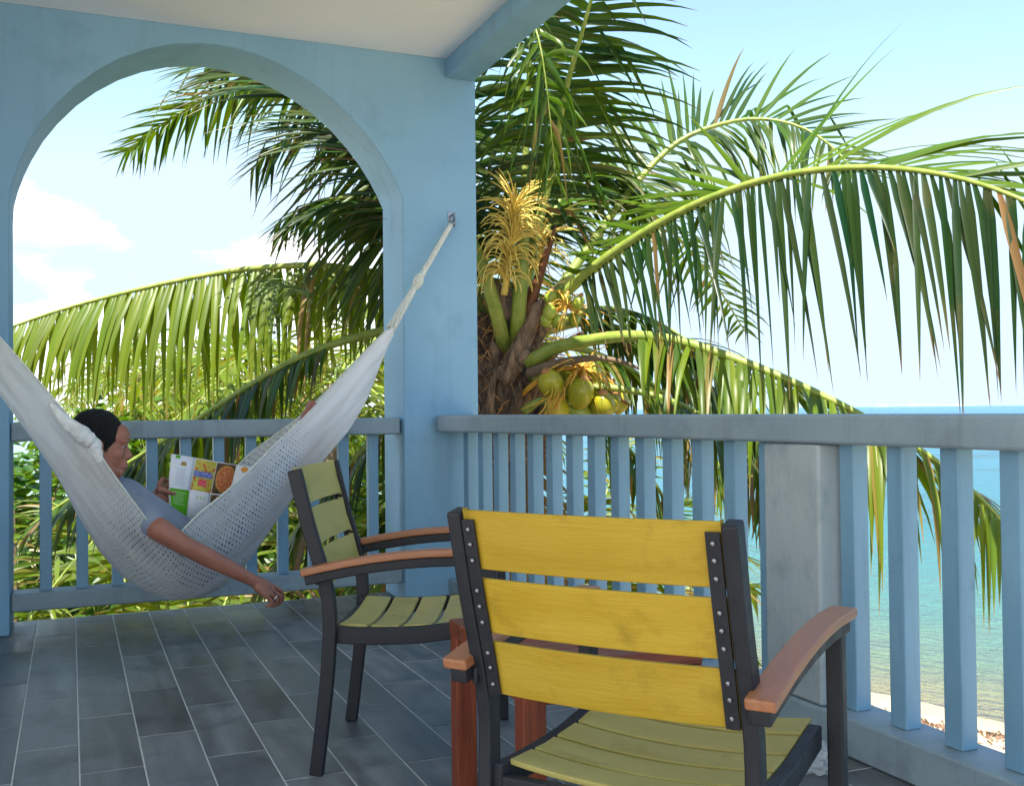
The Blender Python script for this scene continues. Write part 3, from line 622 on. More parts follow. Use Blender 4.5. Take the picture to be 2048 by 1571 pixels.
for px, py, r, mt in ((1103, 768, .084, 'nut_y'), (1163, 787, .086, 'nut_y'), (1207, 812, .082, 'nut_y'), (1142, 768, .066, 'nut_g'), (1195, 768, .06, 'nut_g'), (1113, 822, .085, 'nut_y'), (1160, 830, .08, 'nut_g'), (1226, 806, .055, 'nut_y'), (1188, 742, .05, 'nut_g'), (1210, 778, .05, 'nut_y'), (1238, 806, .062, 'nut_y'), (1130, 800, .062, 'nut_g'), (1185, 790, .058, 'nut_y'), (1128, 742, .05, 'nut_g'), (1165, 752, .055, 'nut_y'), (1222, 780, .05, 'nut_y'), (1180, 822, .07, 'nut_y')):
    stem(anchor2, nut(px, py, 6.3 + random.uniform(-.08, .1) + (.12 if r < .07 else 0), r, M[mt]))
for i in range(60):
    a = anchor1 if i < 22 else anchor2; d = V((random.gauss(0, 1), random.gauss(0, 1), random.gauss(-.1, .7))).normalized(); L_ = random.uniform(.1, .3)
    stk.tube([a, a + d * L_ * .5, a + d * L_ + V((0, 0, -.08))], [.005, .004, .002], 4)
for a, b in ((at(1040, 690, 6.6), anchor1), (at(1040, 790, 6.6), anchor2)): stk.tube(catmull([a, a.lerp(b, .5) + V((0, 0, .06)), b], 8), .016, 7)
for i in range(16):
    p = at(random.uniform(1090, 1130), random.uniform(770, 800), 6.2); d = V((-.5, -.2, -.8)) + V((random.gauss(0, .3), random.gauss(0, .3), random.gauss(0, .2)))
    stk.tube([p, p + d * .07, p + d * .16 + V((random.gauss(0, .03), 0, 0))], [.004, .003, .0015], 4)
local(stk.build('fruit_stalk', M['stalk'], smooth=True), palm)

# ---- palms further off
def bg_palm(x, y, zc, nf, L, LL, label, tint, n=34, seg=4, lean=(.3, .2), el=(.0, 1.3), trunk_r=.13, W=.05, deadp=.1, seed=0, ph=0):
    random.seed(seed); z0 = gz(x, y)
    root = empty('coconut_palm', (x, y, z0)); tag(root, label, 'palm tree', 'palms growing beyond the balcony')
    c_ = V((x + lean[0], y + lean[1], zc))
    if zc - z0 > 1.0:
        t = MB(); t.tube(catmull([(x, y, z0 - .1), (x + lean[0] * .3, y + lean[1] * .3, z0 + (zc - z0) * .5), c_], 24), [trunk_r * (1.25 if i < 3 else 1 - .012 * i) * (1.04 if i % 2 else .98) for i in range(24)], 10)
    else:
        t = MB(); t.tube([(x, y, z0 - .1), (x, y, (z0 + zc) / 2), c_], [trunk_r * 1.3, trunk_r * 1.3, trunk_r * .7], 10)
    local(t.build('trunk', M['trunk'], smooth=True), root)
    for i in range(nf):
        az = i * 2.39996 + ph + random.uniform(-.25, .25); e_ = el[0] + (el[1] - el[0]) * ((i + .5) / nf) + random.uniform(-.1, .1); ln = L * random.uniform(.85, 1.1)
        dv = V((math.cos(az), math.sin(az), 0)); p = c_.copy(); d = (dv * math.cos(e_) + V((0, 0, 1)) * math.sin(e_)).normalized(); pts = [p.copy()]
        for j in range(6):
            p = p + d * ln / 6; d = (d + G * (.16 + .05 * j) * (1.0 if e_ < 1 else .8)).normalized(); pts.append(p.copy())
        frond(root, pts, L=LL, n=n, t0=.16, W=W, leaf=M['leaf_lit'], A=(-.1, .5, 1.3), tint=tint, seg=seg, r0=.025, r1=.004, deadp=deadp, rnd=.16, kinkp=.05)
    return root
p_ = at(655, 690, 10.6); bg_palm(p_.x - .2, p_.y - .2, p_.z - .4, 17, 2.6, .75, 'bright palm behind the hammock rope, crown level with the rail', (.5, 1.), seed=3, el=(-.1, .75))
p_ = at(255, 760, 19); bg_palm(p_.x, p_.y, p_.z - .05, 15, 2.6, .8, 'distant palm whose crown shows left of centre in the arch', (.35, .9), n=30, seg=3, seed=5, el=(-.1, .9))
p_ = at(420, 800, 15); bg_palm(p_.x, p_.y, p_.z + .0, 15, 2.7, .8, 'sunlit palm seen above the rail right of the reader', (.5, 1.), n=30, seg=3, seed=8, el=(-.1, .7))
bg_palm(.55, 8.6, -1.55, 18, 2.9, .75, 'low young palm filling the view under the hammock', (.25, .95), seed=11, el=(.15, 1.35), deadp=.22)
bg_palm(-1.1, 8.0, -1.5, 14, 2.7, .75, 'low young palm behind the left end of the railing', (.25, .9), seed=14, el=(.1, 1.3), deadp=.2)
bg_palm(2.3, 8.9, -1.7, 16, 2.8, .75, 'low shaded palm behind the blue column', (.15, .8), seed=17, el=(.2, 1.35), deadp=.25)
p_ = at(890, 730, 13); bg_palm(p_.x - .3, p_.y, p_.z, 13, 2.6, .75, 'palm half hidden behind the blue column', (.4, .95), n=30, seg=3, seed=21)
bg_palm(3.7, 8.0, -1.1, 17, 2.3, .7, 'low palm seen between the right balusters under the coconuts', (.25, .9), seed=23, el=(.25, 1.3), deadp=.3)

def bush(x, y, zt, R_, n, label, tint, seed, leaf=.065):
    random.seed(seed); z0 = gz(x, y); root = empty('sea_grape_bush', (x, y, z0)); tag(root, label, 'bush', 'leafy bushes beyond the railing')
    st = MB(); lb = MB(); H_ = zt - z0
    cl = []
    for i in range(26):
        a = random.uniform(0, 6.28); rr_ = R_ * math.sqrt(random.random()) * .85; zz = H_ * random.uniform(.25, .92) * (1 - .35 * (rr_ / R_) ** 2)
        c_ = V((x + rr_ * math.cos(a), y + rr_ * math.sin(a), z0 + zz)); cl.append(c_)
        st.tube(catmull([(x + random.gauss(0, .1), y + random.gauss(0, .1), z0 - .05), V((x, y, z0)).lerp(c_, .55) + V((0, 0, .15)), c_], 7), [.04, .035, .03, .025, .02, .014, .008], 5)
    local(st.build('branches', M['branch']), root)
    for i in range(n):
        c_ = random.choice(cl); p = c_ + V((random.gauss(0, 1), random.gauss(0, 1), random.gauss(0, .8))) * R_ * .2
        nrm = (V((random.gauss(0, .6), random.gauss(0, .6), 1)) + (p - V((x, y, z0 + H_ * .5))) * .5).normalized(); t1 = nrm.orthogonal().normalized(); t1 = (t1 * math.cos(i) + nrm.cross(t1) * math.sin(i)); t2 = nrm.cross(t1); r_ = leaf * random.uniform(.7, 1.25)
        vs = [p + (t1 * math.cos(q) + t2 * math.sin(q) * .85) * r_ + nrm * (.25 * r_ * abs(math.sin(q))) for q in (0, 1.05, 2.1, 3.14, 4.19, 5.24)]
        lb.add(vs, [(0, 1, 2, 3), (0, 3, 4, 5)], [(random.uniform(*tint), .3, .5 if random.random() < .05 else 0)] * 6)
    o = local(lb.build('leaves', M['bushleaf'], attr=True), root); tag(o, kind='stuff')
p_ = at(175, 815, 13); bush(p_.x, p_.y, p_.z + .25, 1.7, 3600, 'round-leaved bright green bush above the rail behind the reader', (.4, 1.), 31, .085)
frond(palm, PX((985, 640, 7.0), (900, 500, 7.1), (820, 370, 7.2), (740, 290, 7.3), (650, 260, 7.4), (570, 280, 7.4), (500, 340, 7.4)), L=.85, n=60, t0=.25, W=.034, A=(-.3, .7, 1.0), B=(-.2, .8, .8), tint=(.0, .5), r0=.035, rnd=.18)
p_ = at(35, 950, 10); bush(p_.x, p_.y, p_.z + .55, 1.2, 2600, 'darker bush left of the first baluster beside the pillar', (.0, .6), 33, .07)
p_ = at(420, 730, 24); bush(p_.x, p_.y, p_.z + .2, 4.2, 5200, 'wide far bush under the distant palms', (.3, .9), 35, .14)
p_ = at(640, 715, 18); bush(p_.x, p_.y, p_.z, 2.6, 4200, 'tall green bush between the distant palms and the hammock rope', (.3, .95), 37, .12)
random.seed(99)

# ================================================================== CHAIRS
POST = [(-.058, .884), (-.038, .80), (-.015, .71), (.012, .62), (.034, .54), (.043, .47), (.042, .40), (.034, .28), (.018, .14), (0, 0)]
def post_s(z): return interp(z, sorted((b, a) for a, b in POST))
def armz(s): return interp(s, [(-.03, .594), (.05, .612), (.15, .630), (.28, .645), (.40, .651), (.54, .646)])
def make_chair(label, back_mat, seat_mat, dz=0):
    root = empty('armchair'); tag(root, label, 'chair', 'slatted armchairs on the balcony')
    X = V((1, 0, 0))
    for sx in (-1, 1):
        P = catmull([(sx * .266, s, z) for s, z in POST], 22); ysv = []
        for i in range(22):
            t = (P[min(21, i + 1)] - P[max(0, i - 1)]).normalized(); ysv.append(t.cross(X).normalized())
        b = MB(); b.sweep(P, [X] * 22, ysv, .0145, .020); b.build('back_post', M['frame'], root, bevel=.005)
        b = MB(); b.sweep([(sx * .288, .515, 0), (sx * .288, .512, .3), (sx * .288, .508, armz(.508) - .045)], [X] * 3, [V((0, 1, 0))] * 3, .017, .021); b.build('front_leg', M['frame'], root, bevel=.005)
        ss = [-.02, .03, .1, .18, .26, .34, .42, .5, .535]
        pa = [V((sx * .295, s, armz(s) - .029)) for s in ss]; tn = [(pa[min(8, i + 1)] - pa[max(0, i - 1)]).normalized() for i in range(9)]
        b = MB(); b.sweep(pa, [X] * 9, [t.cross(X) * -1 for t in tn], .018, .014)
        b.box(min(sx * .278, sx * .266), max(sx * .278, sx * .266), .0, .04, armz(0) - .05, armz(0) - .018)
        b.build('arm_support', M['frame'], root, bevel=.004)
        ss = [-.03] + ss[1:-1] + [.545]
        pa = [V((sx * .298, s, armz(s) - .004)) for s in ss]; b = MB(); b.sweep(pa, [X] * 9, [t.cross(X) * -1 for t in tn], [.027, .027, .0265, .026, .026, .0265, .027, .028, .028], .0105)
        b.build('armrest', M['arm'], root, bevel=.005, seg=3)
        pr = [V((sx * .247, s, interp(s, [(.02, .405), (.15, .395), (.3, .400), (.5, .425)]) + dz)) for s in (.035, .12, .2, .3, .4, .495)]
        b = MB(); b.sweep(pr, [X] * 6, [V((0, 0, 1))] * 6, .014, .024); b.build('seat_rail', M['frame'], root, bevel=.004)
        b = MB(); zz = [.868, .80, .73, .66, .60, .532]; pa = [V((sx * .2365, post_s(z) - .0155, z)) for z in zz]
        tn2 = [(pa[min(5, i + 1)] - pa[max(0, i - 1)]).normalized() for i in range(6)]
        b.sweep(pa, [X] * 6, [t.cross(X) for t in tn2], .0130, .0025); stp = b.build('back_strip', M['frame'], root, bevel=.001)
        for z in (.850, .822, .792, .735, .705, .674, .614, .585, .552):
            mb = MB(); mb.ball((0, 0, 0), (.0049, .0034, .0049), 10, 6); 
            if 'boltme' not in tile_meshes:
                me = mb.mesh('bolt', smooth=True); me.materials.append(M['bolt']); tile_meshes['boltme'] = me
            bo = link('bolt', tile_meshes['boltme'], stp); bo.location = (sx * .2365, post_s(z) - .0195, z)
    for a, bz in ((.885, .775), (.758, .652), (.636, .531)):
        b = MB(); n = 12; rows = []
        for zi in (bz, (a + bz) / 2, a):
            r_ = []
            for i in range(n + 1):
                x = -.249 + .498 * i / n; sag = -.020 * (1 - (x / .249) ** 2)
                r_.append((x, post_s(zi) + .005 + sag, zi))
            rows.append(r_)
        vs = [p for r_ in rows for p in r_] + [(x, y - .012, z) for r_ in rows for x, y, z in r_]; k = n + 1; o_ = 3 * k
        # front faces +y, back faces -y
        fs = []
        for j in range(2):
            for i in range(n):
                q = (j * k + i, j * k + i + 1, (j + 1) * k + i + 1, (j + 1) * k + i); fs.append(q[::-1]); fs.append(tuple(o_ + z for z in q))
        for i in range(n):
            fs.append((i, i + 1, o_ + i + 1, o_ + i)); fs.append((2 * k + i + 1, 2 * k + i, o_ + 2 * k + i, o_ + 2 * k + i + 1))
        for j in range(2):
            fs.append((j * k, o_ + j * k, o_ + (j + 1) * k, (j + 1) * k)[::-1]); fs.append((j * k + n, o_ + j * k + n, o_ + (j + 1) * k + n, (j + 1) * k + n))
        b.add(vs, fs); b.build('back_slat', back_mat, root, bevel=.003)
    for i5 in range(5):
        s0 = .062 + i5 * .0945; s1 = s0 + .083; b = MB(); n = 12; vs = []
        for zo in (0, -.012):
            for s in (s0, (s0 + s1) / 2, s1):
                for i in range(n + 1):
                    x = -.232 + .464 * i / n; base = interp(s, [(.05, .432), (.2, .424), (.35, .430), (.50, .452), (.56, .452)]); vs.append((x, s, base - .016 * (1 - (x / .232) ** 2) + zo + dz))
        k = n + 1; o_ = 3 * k; fs = []
        for j in range(2):
            for i in range(n):
                q = (j * k + i, j * k + i + 1, (j + 1) * k + i + 1, (j + 1) * k + i); fs.append(q); fs.append(tuple(o_ + z for z in q[::-1]))
        for i in range(n):
            fs.append((i + 1, i, o_ + i, o_ + i + 1)); fs.append((2 * k + i, 2 * k + i + 1, o_ + 2 * k + i + 1, o_ + 2 * k + i))
        for j in range(2):
            fs.append((j * k, (j + 1) * k, o_ + (j + 1) * k, o_ + j * k)); fs.append((j * k + n, o_ + j * k + n, o_ + (j + 1) * k + n, (j + 1) * k + n))
        b.add(vs, fs); b.build('seat_slat', seat_mat, root, bevel=.003)
    for s, z in ((.045, .40), (.50, .42)):
        b = MB(); b.box(-.233, .233, s - .012, s + .012, z - .02 + dz, z + .006 + dz); b.build('cross_rail', M['frame'], root, bevel=.003)
    return root
chair = make_chair('armchair with olive seat and bright yellow back slats, its back to the view', M['slat_y'], M['slat_s'], -.032)
chair.scale = (.965, 1, .986); chair.location = (.847, 1.619, 0); chair.rotation_euler = (0, 0, -math.radians(53.3))
chair2 = make_chair('olive green slatted armchair seen side-on in front of the hammock', M['slat_o'], M['slat_o'])
mid = (V((.658, 3.044, 0)) + V((.877, 3.515, 0))) / 2
chair2.location = mid + V((.906, -.422, 0)) * .0; chair2.rotation_euler = (0, 0, -math.atan2(.906, -.422))

# ---- table
tz = .475
Lp, Np, Rp = onz(897, 1236, tz), onz(1043, 1329, tz), onz(1369, 1277, tz)
ey = (Lp - Np); ey.z = 0; td = ey.length; ey.normalize(); ex = V((ey.y, -ey.x, 0)); tw = (Rp - Np).dot(ex)
table = empty('side_table', (Np.x, Np.y, 0)); table.rotation_euler = (0, 0, math.atan2(ex.y, ex.x)); tag(table, 'low reddish brown wooden table between the two armchairs', 'table')
nb = 5; bw = td / nb
for i in range(nb):
    b = MB(); b.box(0, tw, i * bw + .004, (i + 1) * bw - .004, tz - .042, tz); b.build('plank', M['table'], table, bevel=.004)
for x, y in ((.0, .0), (tw - .062, 0), (0, td - .062), (tw - .062, td - .062)):
    b = MB(); b.box(x + .004, x + .062, y + .004, y + .062, 0, tz - .043); b.build('leg', M['tleg'], table, bevel=.004)
b = MB(); b.box(.064, tw - .064, .012, .034, tz - .10, tz - .043); b.box(.064, tw - .064, td - .034, td - .012, tz - .10, tz - .043); b.box(.012, .034, .064, td - .064, tz - .10, tz - .043); b.box(tw - .034, tw - .012, .064, td - .064, tz - .10, tz - .043)
b.build('apron', M['table'], table)

# ================================================================== HAMMOCK
HA = V((1.98, 5.50, 0)); HU = V((-.927, -.374, 0)).normalized(); HN = V((.374, -.927, 0)).normalized()
def hp(px, py, w_):
    P0 = HA + HN * w_; v = ray(px, py); t = (P0 - CPOS).dot(HN) / v.dot(HN); return CPOS + v * t
near = [(-330, 380), (-220, 470), (-100, 578), (0, 675), (60, 742), (110, 800), (150, 848), (185, 885), (210, 925), (250, 980), (285, 1028), (320, 1072), (345, 1080), (365, 1060), (400, 1024), (450, 985), (510, 930), (545, 893), (600, 843), (645, 797), (690, 748), (735, 700), (765, 668), (788, 650)]
bott = [(-330, 392), (-220, 520), (-100, 672), (0, 790), (60, 872), (120, 962), (150, 1020), (200, 1105), (250, 1157), (300, 1188), (350, 1200), (400, 1194), (450, 1172), (500, 1120), (545, 1053), (600, 976), (650, 916), (700, 858), (735, 800), (765, 720), (788, 664)]
farr = [(-330, 384), (-220, 480), (-100, 600), (0, 700), (60, 775), (120, 850), (200, 950), (250, 1005), (300, 1040), (350, 1050), (400, 1020), (450, 958), (500, 905), (545, 873), (600, 833), (650, 785), (700, 733), (750, 682), (770, 662), (788, 648)]
hwid = [(-330, .02), (-220, .06), (-100, .11), (0, .15), (120, .19), (250, .235), (350, .25), (450, .24), (550, .20), (650, .14), (730, .08), (770, .035), (788, .018)]
nu, nv = 190, 30; hv = []; uvs = []; X_ = [-330 + 1118 * i / (nu - 1) for i in range(nu)]
acc = 0; prev = None
def sm(tab, x): return (interp(x - 9, tab) + interp(x, tab) * 2 + interp(x + 9, tab)) / 4
near_edge = []; far_edge = []
def curve(tab, valley):
    ds = []
    xs = [-330 + 1118 * i / 600 for i in range(601)]; P2 = [(x, sm(tab, x)) for x in xs]; L_ = [0]
    for p, q in zip(P2, P2[1:]): L_.append(L_[-1] + math.hypot(q[0] - p[0], q[1] - p[1]))
    lv = L_[min(range(601), key=lambda i: abs(xs[i] - valley))]
    def f(t):
        s_ = t / .6 * lv if t < .6 else lv + (t - .6) / .4 * (L_[-1] - lv)
        import bisect
        k = min(599, max(0, bisect.bisect_right(L_, s_) - 1)); g_ = (s_ - L_[k]) / max(1e-9, L_[k + 1] - L_[k]); g_ = min(1, g_)
        return (P2[k][0] + (P2[k + 1][0] - P2[k][0]) * g_, P2[k][1] + (P2[k + 1][1] - P2[k][1]) * g_)
    return f
cN, cB, cF = curve(near, 345), curve(bott, 352), curve(farr, 350)
for tt_ in [i / (nu - 1) for i in range(nu)]:
    pn, pb, pf = cN(tt_), cB(tt_), cF(tt_); x = pn[0]
    wd = interp(x, hwid); a = hp(*pn, wd); c_ = hp(*pf, -wd); b = hp(*pb, wd * .15); near_edge.append(a); far_edge.append(c_)
    mid_ = a.lerp(b, .5)
    if prev is not None: acc += (mid_ - prev).length
    prev = mid_; ctrl = b * 2 - (a + c_) / 2; row = []; l = 0; lp_ = None
    for j in range(nv):
        t = j / (nv - 1); p = a * (1 - t) ** 2 + ctrl * 2 * t * (1 - t) + c_ * t * t
        # woven yarn bundles and slight sag waves
        rp = .005 * math.sin(t * 37 + .3 * math.sin(acc * 3)) * (1 if x < 300 else .35) + .006 * mnoise.noise((acc * 1.6, t * 6, 0))
        nrm = V((HN.x, HN.y, -.35)); p = p + nrm * rp * min(1, wd * 8)
        if lp_ is not None: l += (p - lp_).length
        lp_ = p; hv.append(p); uvs.append((acc, l))
me = bpy.data.meshes.new('net'); me.from_pydata([tuple(p) for p in hv], [], [(i * nv + j, (i + 1) * nv + j, (i + 1) * nv + j + 1, i * nv + j + 1) for i in range(nu - 1) for j in range(nv - 1)])
uvl = me.uv_layers.new(name='UVMap')
for lp2 in me.loops: uvl.data[lp2.index].uv = uvs[lp2.vertex_index]
me.polygons.foreach_set('use_smooth', [True] * len(me.polygons)); me.update()
mh, nt, b = new_mat('hammock_cotton')
uvn = nt.nodes.new('ShaderNodeUVMap'); su = nt.nodes.new('ShaderNodeSeparateXYZ'); nt.links.new(uvn.outputs[0], su.inputs[0])
U_, V_ = su.outputs[0], su.outputs[1]
PU, PV = .024, .0185
vr = MA(nt, 'DIVIDE', V_, PV); row = MA(nt, 'FLOOR', vr); off = MA(nt, 'MULTIPLY', MA(nt, 'MODULO', row, 2), .5)
ur = MA(nt, 'ADD', MA(nt, 'DIVIDE', U_, PU), off); fu = MA(nt, 'SUBTRACT', MA(nt, 'FRACT', ur), .5); fv = MA(nt, 'SUBTRACT', MA(nt, 'FRACT', vr), .5)
dd = MA(nt, 'ADD', MA(nt, 'MULTIPLY', MA(nt, 'ABSOLUTE', fu), 1.5), MA(nt, 'ABSOLUTE', fv))
cbn = nt.nodes.new('ShaderNodeCombineXYZ'); nt.links.new(MA(nt, 'FLOOR', ur), cbn.inputs[0]); nt.links.new(row, cbn.inputs[1])
wn = nt.nodes.new('ShaderNodeTexWhiteNoise'); wn.noise_dimensions = '2D'; nt.links.new(cbn.outputs[0], wn.inputs['Vector'])
uvv = uvn.outputs[0]
u_mid = [0]; acc2 = {}
mask = MA(nt, 'MULTIPLY', rng(nt, U_, 1.25, 1.75), rng(nt, U_, 2.95, 2.65)); 
for q in (mask.node.inputs[0].links[0].from_node, mask.node.inputs[1].links[0].from_node): q.clamp = True
big = rng(nt, noise(nt, uvv, 3.0, 2, .5), .34, .62)
rad_ = MA(nt, 'MULTIPLY', MA(nt, 'MULTIPLY', MA(nt, 'MULTIPLY_ADD', wn.outputs[0], .16, .20), mask), MA(nt, 'MULTIPLY_ADD', big, .55, .6))
hole = MA(nt, 'LESS_THAN', dd, rad_)
yarn = noise(nt, uvv, 26, 5, .6, (.12, 1, 1)); yarn2 = noise(nt, uvv, 240, 3, .6, (.3, 1, 1))
colh = mixc(nt, rng(nt, yarn, .36, .6), sr(238, 237, 233), sr(254, 254, 253))
colh = mixc(nt, MA(nt, 'MULTIPLY', rng(nt, U_, .9, .3), .5), colh, sr(214, 216, 182)); colh.node.inputs[0].links[0].from_node.use_clamp = True  # left end coloured yellow-green for light coming through the net
nt.links.new(colh, b.inputs['Base Color']); b.inputs['Roughness'].default_value = .9
knit = MA(nt, 'MULTIPLY', MA(nt, 'SINE', MA(nt, 'MULTIPLY', dd, 9)), .5)
hh = MA(nt, 'ADD', MA(nt, 'ADD', MA(nt, 'MULTIPLY', yarn, 1.2), MA(nt, 'MULTIPLY', yarn2, .6)), MA(nt, 'MULTIPLY', knit, mask))
bump(nt, b, hh, .7, .008)
tl = nt.nodes.new('ShaderNodeBsdfTranslucent'); nt.links.new(colh, tl.inputs[0]); mx1 = nt.nodes.new('ShaderNodeMixShader'); mx1.inputs[0].default_value = .5
nt.links.new(b.outputs[0], mx1.inputs[1]); nt.links.new(tl.outputs[0], mx1.inputs[2])
tp = nt.nodes.new('ShaderNodeBsdfTransparent'); mx2 = nt.nodes.new('ShaderNodeMixShader'); nt.links.new(hole, mx2.inputs[0]); nt.links.new(mx1.outputs[0], mx2.inputs[1]); nt.links.new(tp.outputs[0], mx2.inputs[2])
nt.links.new(mx2.outputs[0], nt.nodes['Material Output'].inputs['Surface']); me.materials.append(mh)
ham = empty('hammock', hp(350, 1198, 0)); tag(ham, 'white crocheted string hammock slung from the blue column', 'hammock')
net = link('net', me, None); local(net, ham)
HOOK = ony(903, 434, YW)
eb = MB(); eb.tube(near_edge[::3], .0042, 6); local(eb.build('edge_cord', M['rope'], smooth=True), ham)
eb = MB(); eb.tube(far_edge[::3], .0042, 6); local(eb.build('edge_cord', M['rope'], smooth=True), ham)
# rolled fold of the net behind the head
eb = MB(); q = [hp(128, 852, .21), hp(150, 862, .205), hp(168, 876, .20), hp(184, 884, .195), hp(192, 900, .20), hp(200, 925, .21)]
q = catmull(q, 18); eb.tube(q, [.012 + .020 * math.sin(math.pi * i / 17) * (1 + .25 * math.sin(i * 2.3)) for i in range(18)], 12); local(eb.build('rolled_edge', M['cotton'], smooth=True), ham)
eb = MB(); q = catmull([hp(100, 805, .19), hp(125, 838, .2), hp(152, 856, .21), hp(170, 862, .2), hp(182, 872, .18)], 18); eb.tube(q, [.010 + .016 * math.sin(math.pi * i / 17) for i in range(18)], 10); local(eb.build('rolled_edge', M['cotton'], smooth=True), ham)
E1 = hp(782, 657, 0); K1 = hp(836, 566, 0.0); R2 = HOOK + V((-.02, -.045, -.05)); K1 = E1.lerp(R2, .44)
def cord_bundle(a, b, r0, r1, n, tw=3.0, sag=.0):
    mb = MB(); ax = (b - a); sx = ax.cross(V((0, 0, 1))).normalized(); sy = sx.cross(ax).normalized()
    for k in range(n):
        pts = []
        for i in range(15):
            t = i / 14; r_ = r0 + (r1 - r0) * t; an = 2 * math.pi * k / n + tw * t; pts.append(a.lerp(b, t) + sx * math.cos(an) * r_ + sy * math.sin(an) * r_ + V((0, 0, -sag * 4 * t * (1 - t))))
        mb.tube(pts, .0062, 5)
    return mb
local(cord_bundle(E1, K1, .020, .009, 9, 2.5).build('rope', M['rope'], smooth=True), ham)
local(cord_bundle(K1, R2, .010, .009, 7, 5).build('rope', M['rope'], smooth=True), ham)
kb = MB(); ax = (R2 - E1).normalized(); sx = ax.orthogonal().normalized(); sy = ax.cross(sx)
for k, (o_, r_) in enumerate(((-.028, .016), (-.012, .021), (.004, .022), (.020, .018), (.034, .014))):
    ring = [K1 + ax * (o_ + .008 * math.sin(a)) + (sx * math.cos(a) + sy * math.sin(a)) * r_ for a in [i * 6.2832 / 14 for i in range(15)]]; kb.tube(ring, .0085, 6)
kb.ball(K1, (.018, .018, .018)); local(kb.build('knot', M['rope'], smooth=True), ham)
LH = V((-1.655, 4.05, 2.15)); EL = (near_edge[0] + far_edge[0]) / 2
local(cord_bundle(EL, LH + V((.07, .03, -.05)), .018, .009, 9, 3).build('rope', M['rope'], smooth=True), ham)
def hook(P, nrm, label):
    r = empty('wall_hook', P); tag(r, label, 'hook', 'hooks holding the hammock'); nrm = V(nrm); sx = V((0, 0, 1)).cross(nrm).normalized()
    b = MB(); b.sweep([V((0, 0, -.03)), V((0, 0, .03))], [sx] * 2, [nrm] * 2, .022, .004); b.build('plate', M['hook'], r, bevel=.002)
    for k in (-1, 1):
        b = MB(); b.ball(sx * .013 + V((0, 0, .02 * k)) + nrm * .005, .005, 8, 6); b.build('screw', M['bolt'], r, smooth=True)
    b = MB(); b.tube([nrm * .004 + V((0, 0, .008)), nrm * .022 + V((0, 0, .008)), nrm * .036 + V((0, 0, -.002)), nrm * .040 + V((0, 0, -.018)), nrm * .030 + V((0, 0, -.03)), nrm * .014 + V((0, 0, -.03))], .0055, 8); b.build('eye', M['hook'], r, smooth=True)
    b = MB(); c0 = nrm * .040 + V((0, 0, -.035)); b.tube([c0 + (nrm * math.cos(a) * .012 + V((0, 0, 1)) * math.sin(a) * .026) for a in [i * 6.2832 / 16 for i in range(17)]], .004, 7); b.build('ring', M['hook'], r, smooth=True)
hook(HOOK, (0, -1, 0), 'small steel hook screwed to the blue column holding the hammock rope')
hook(LH, (1, 0, 0), 'steel hook on the house wall at the other end of the hammock')

# ================================================================== PERSON
def capsule(mb, p0, p1, r0, r1, seg=14):
    p0, p1 = V(p0), V(p1); ax = (p1 - p0); L_ = ax.length; ax.normalize(); pts = []; rd = []
    for i in range(5):
        a = math.pi / 2 * (1 - i / 5); pts.append(p0 - ax * r0 * math.sin(a)); rd.append(max(.0008, r0 * math.cos(a)))
    for i in range(6): pts.append(p0 + ax * L_ * i / 5); rd.append(r0 + (r1 - r0) * i / 5)
    for i in range(1, 6):
        a = math.pi / 2 * i / 5; pts.append(p1 + ax * r1 * math.sin(a)); rd.append(max(.0008, r1 * math.cos(a)))
    mb.tube(pts, rd, seg)
def chain(mb, pts, rads):
    for (a, ra), (b_, rb) in zip(zip(pts, rads), zip(pts[1:], rads[1:])): capsule(mb, a, b_, ra, rb)
def remesh(name, mb, mat, parent, voxel, smooth=4, parent_local=True):
    me = mb.mesh(name); o = bpy.data.objects.new(name, me); COL.objects.link(o)
    r = o.modifiers.new('r', 'REMESH'); r.mode = 'VOXEL'; r.voxel_size = voxel
    s = o.modifiers.new('s', 'SMOOTH'); s.iterations = smooth; s.factor = .5
    dg = bpy.context.evaluated_depsgraph_get(); dg.update(); nm = bpy.data.meshes.new_from_object(o.evaluated_get(dg))
    o.modifiers.clear(); o.data = nm; nm.name = name; nm.materials.clear(); nm.materials.append(mat); nm.polygons.foreach_set('use_smooth', [True] * len(nm.polygons))
    return o
HS = 1.10
Hc = hp(204, 889, .03)
imgx = (CR - HN * CR.dot(HN)).normalized(); imgz = V((0, 0, 1))
# head axes: face looks to image right and a little away; head leans back on the net
hf = (CR * .93 + CF * .33 + V((0, 0, -.10))).normalized(); hu0 = V((0, 0, 1)) - CR * .20
hu = (hu0 - hf * hu0.dot(hf)).normalized(); hl = hu.cross(hf)
HR = Matrix((hf, hl, hu)).transposed()
def hd(x, y, z): return Hc + HR @ (V((x, y, z)) * HS)
def hs_(r): return tuple(a * HS for a in r)
body = MB()
def hell(c_, r): body.ball(hd(*c_), hs_(r), 24, 16, HR)
hell((-.016, 0, .030), (.094, .074, .088)); hell((.030, 0, -.030), (.060, .060, .082)); hell((.050, 0, .036), (.048, .056, .052))
hell((.062, 0, -.099), (.030, .032, .022)); hell((.030, 0, -.085), (.048, .046, .030))
for s in (1, -1):
    hell((.050, .033 * s, -.030), (.034, .028, .030)); hell((-.006, .073 * s, -.016), (.017, .010, .030)); hell((-.004, .079 * s, -.012), (.012, .008, .024))
    hell((.092, .012 * s, -.039), (.012, .010, .009)); hell((.078, .030 * s, .018), (.014, .026, .009)); hell((.079, .031 * s, .0065), (.0105, .017, .0055)); hell((.076, .031 * s, -.0125), (.0105, .017, .005)); capsule(body, hd(.0, .055 * s, -.05), hd(.045, .03 * s, -.098), .020 * HS, .018 * HS)
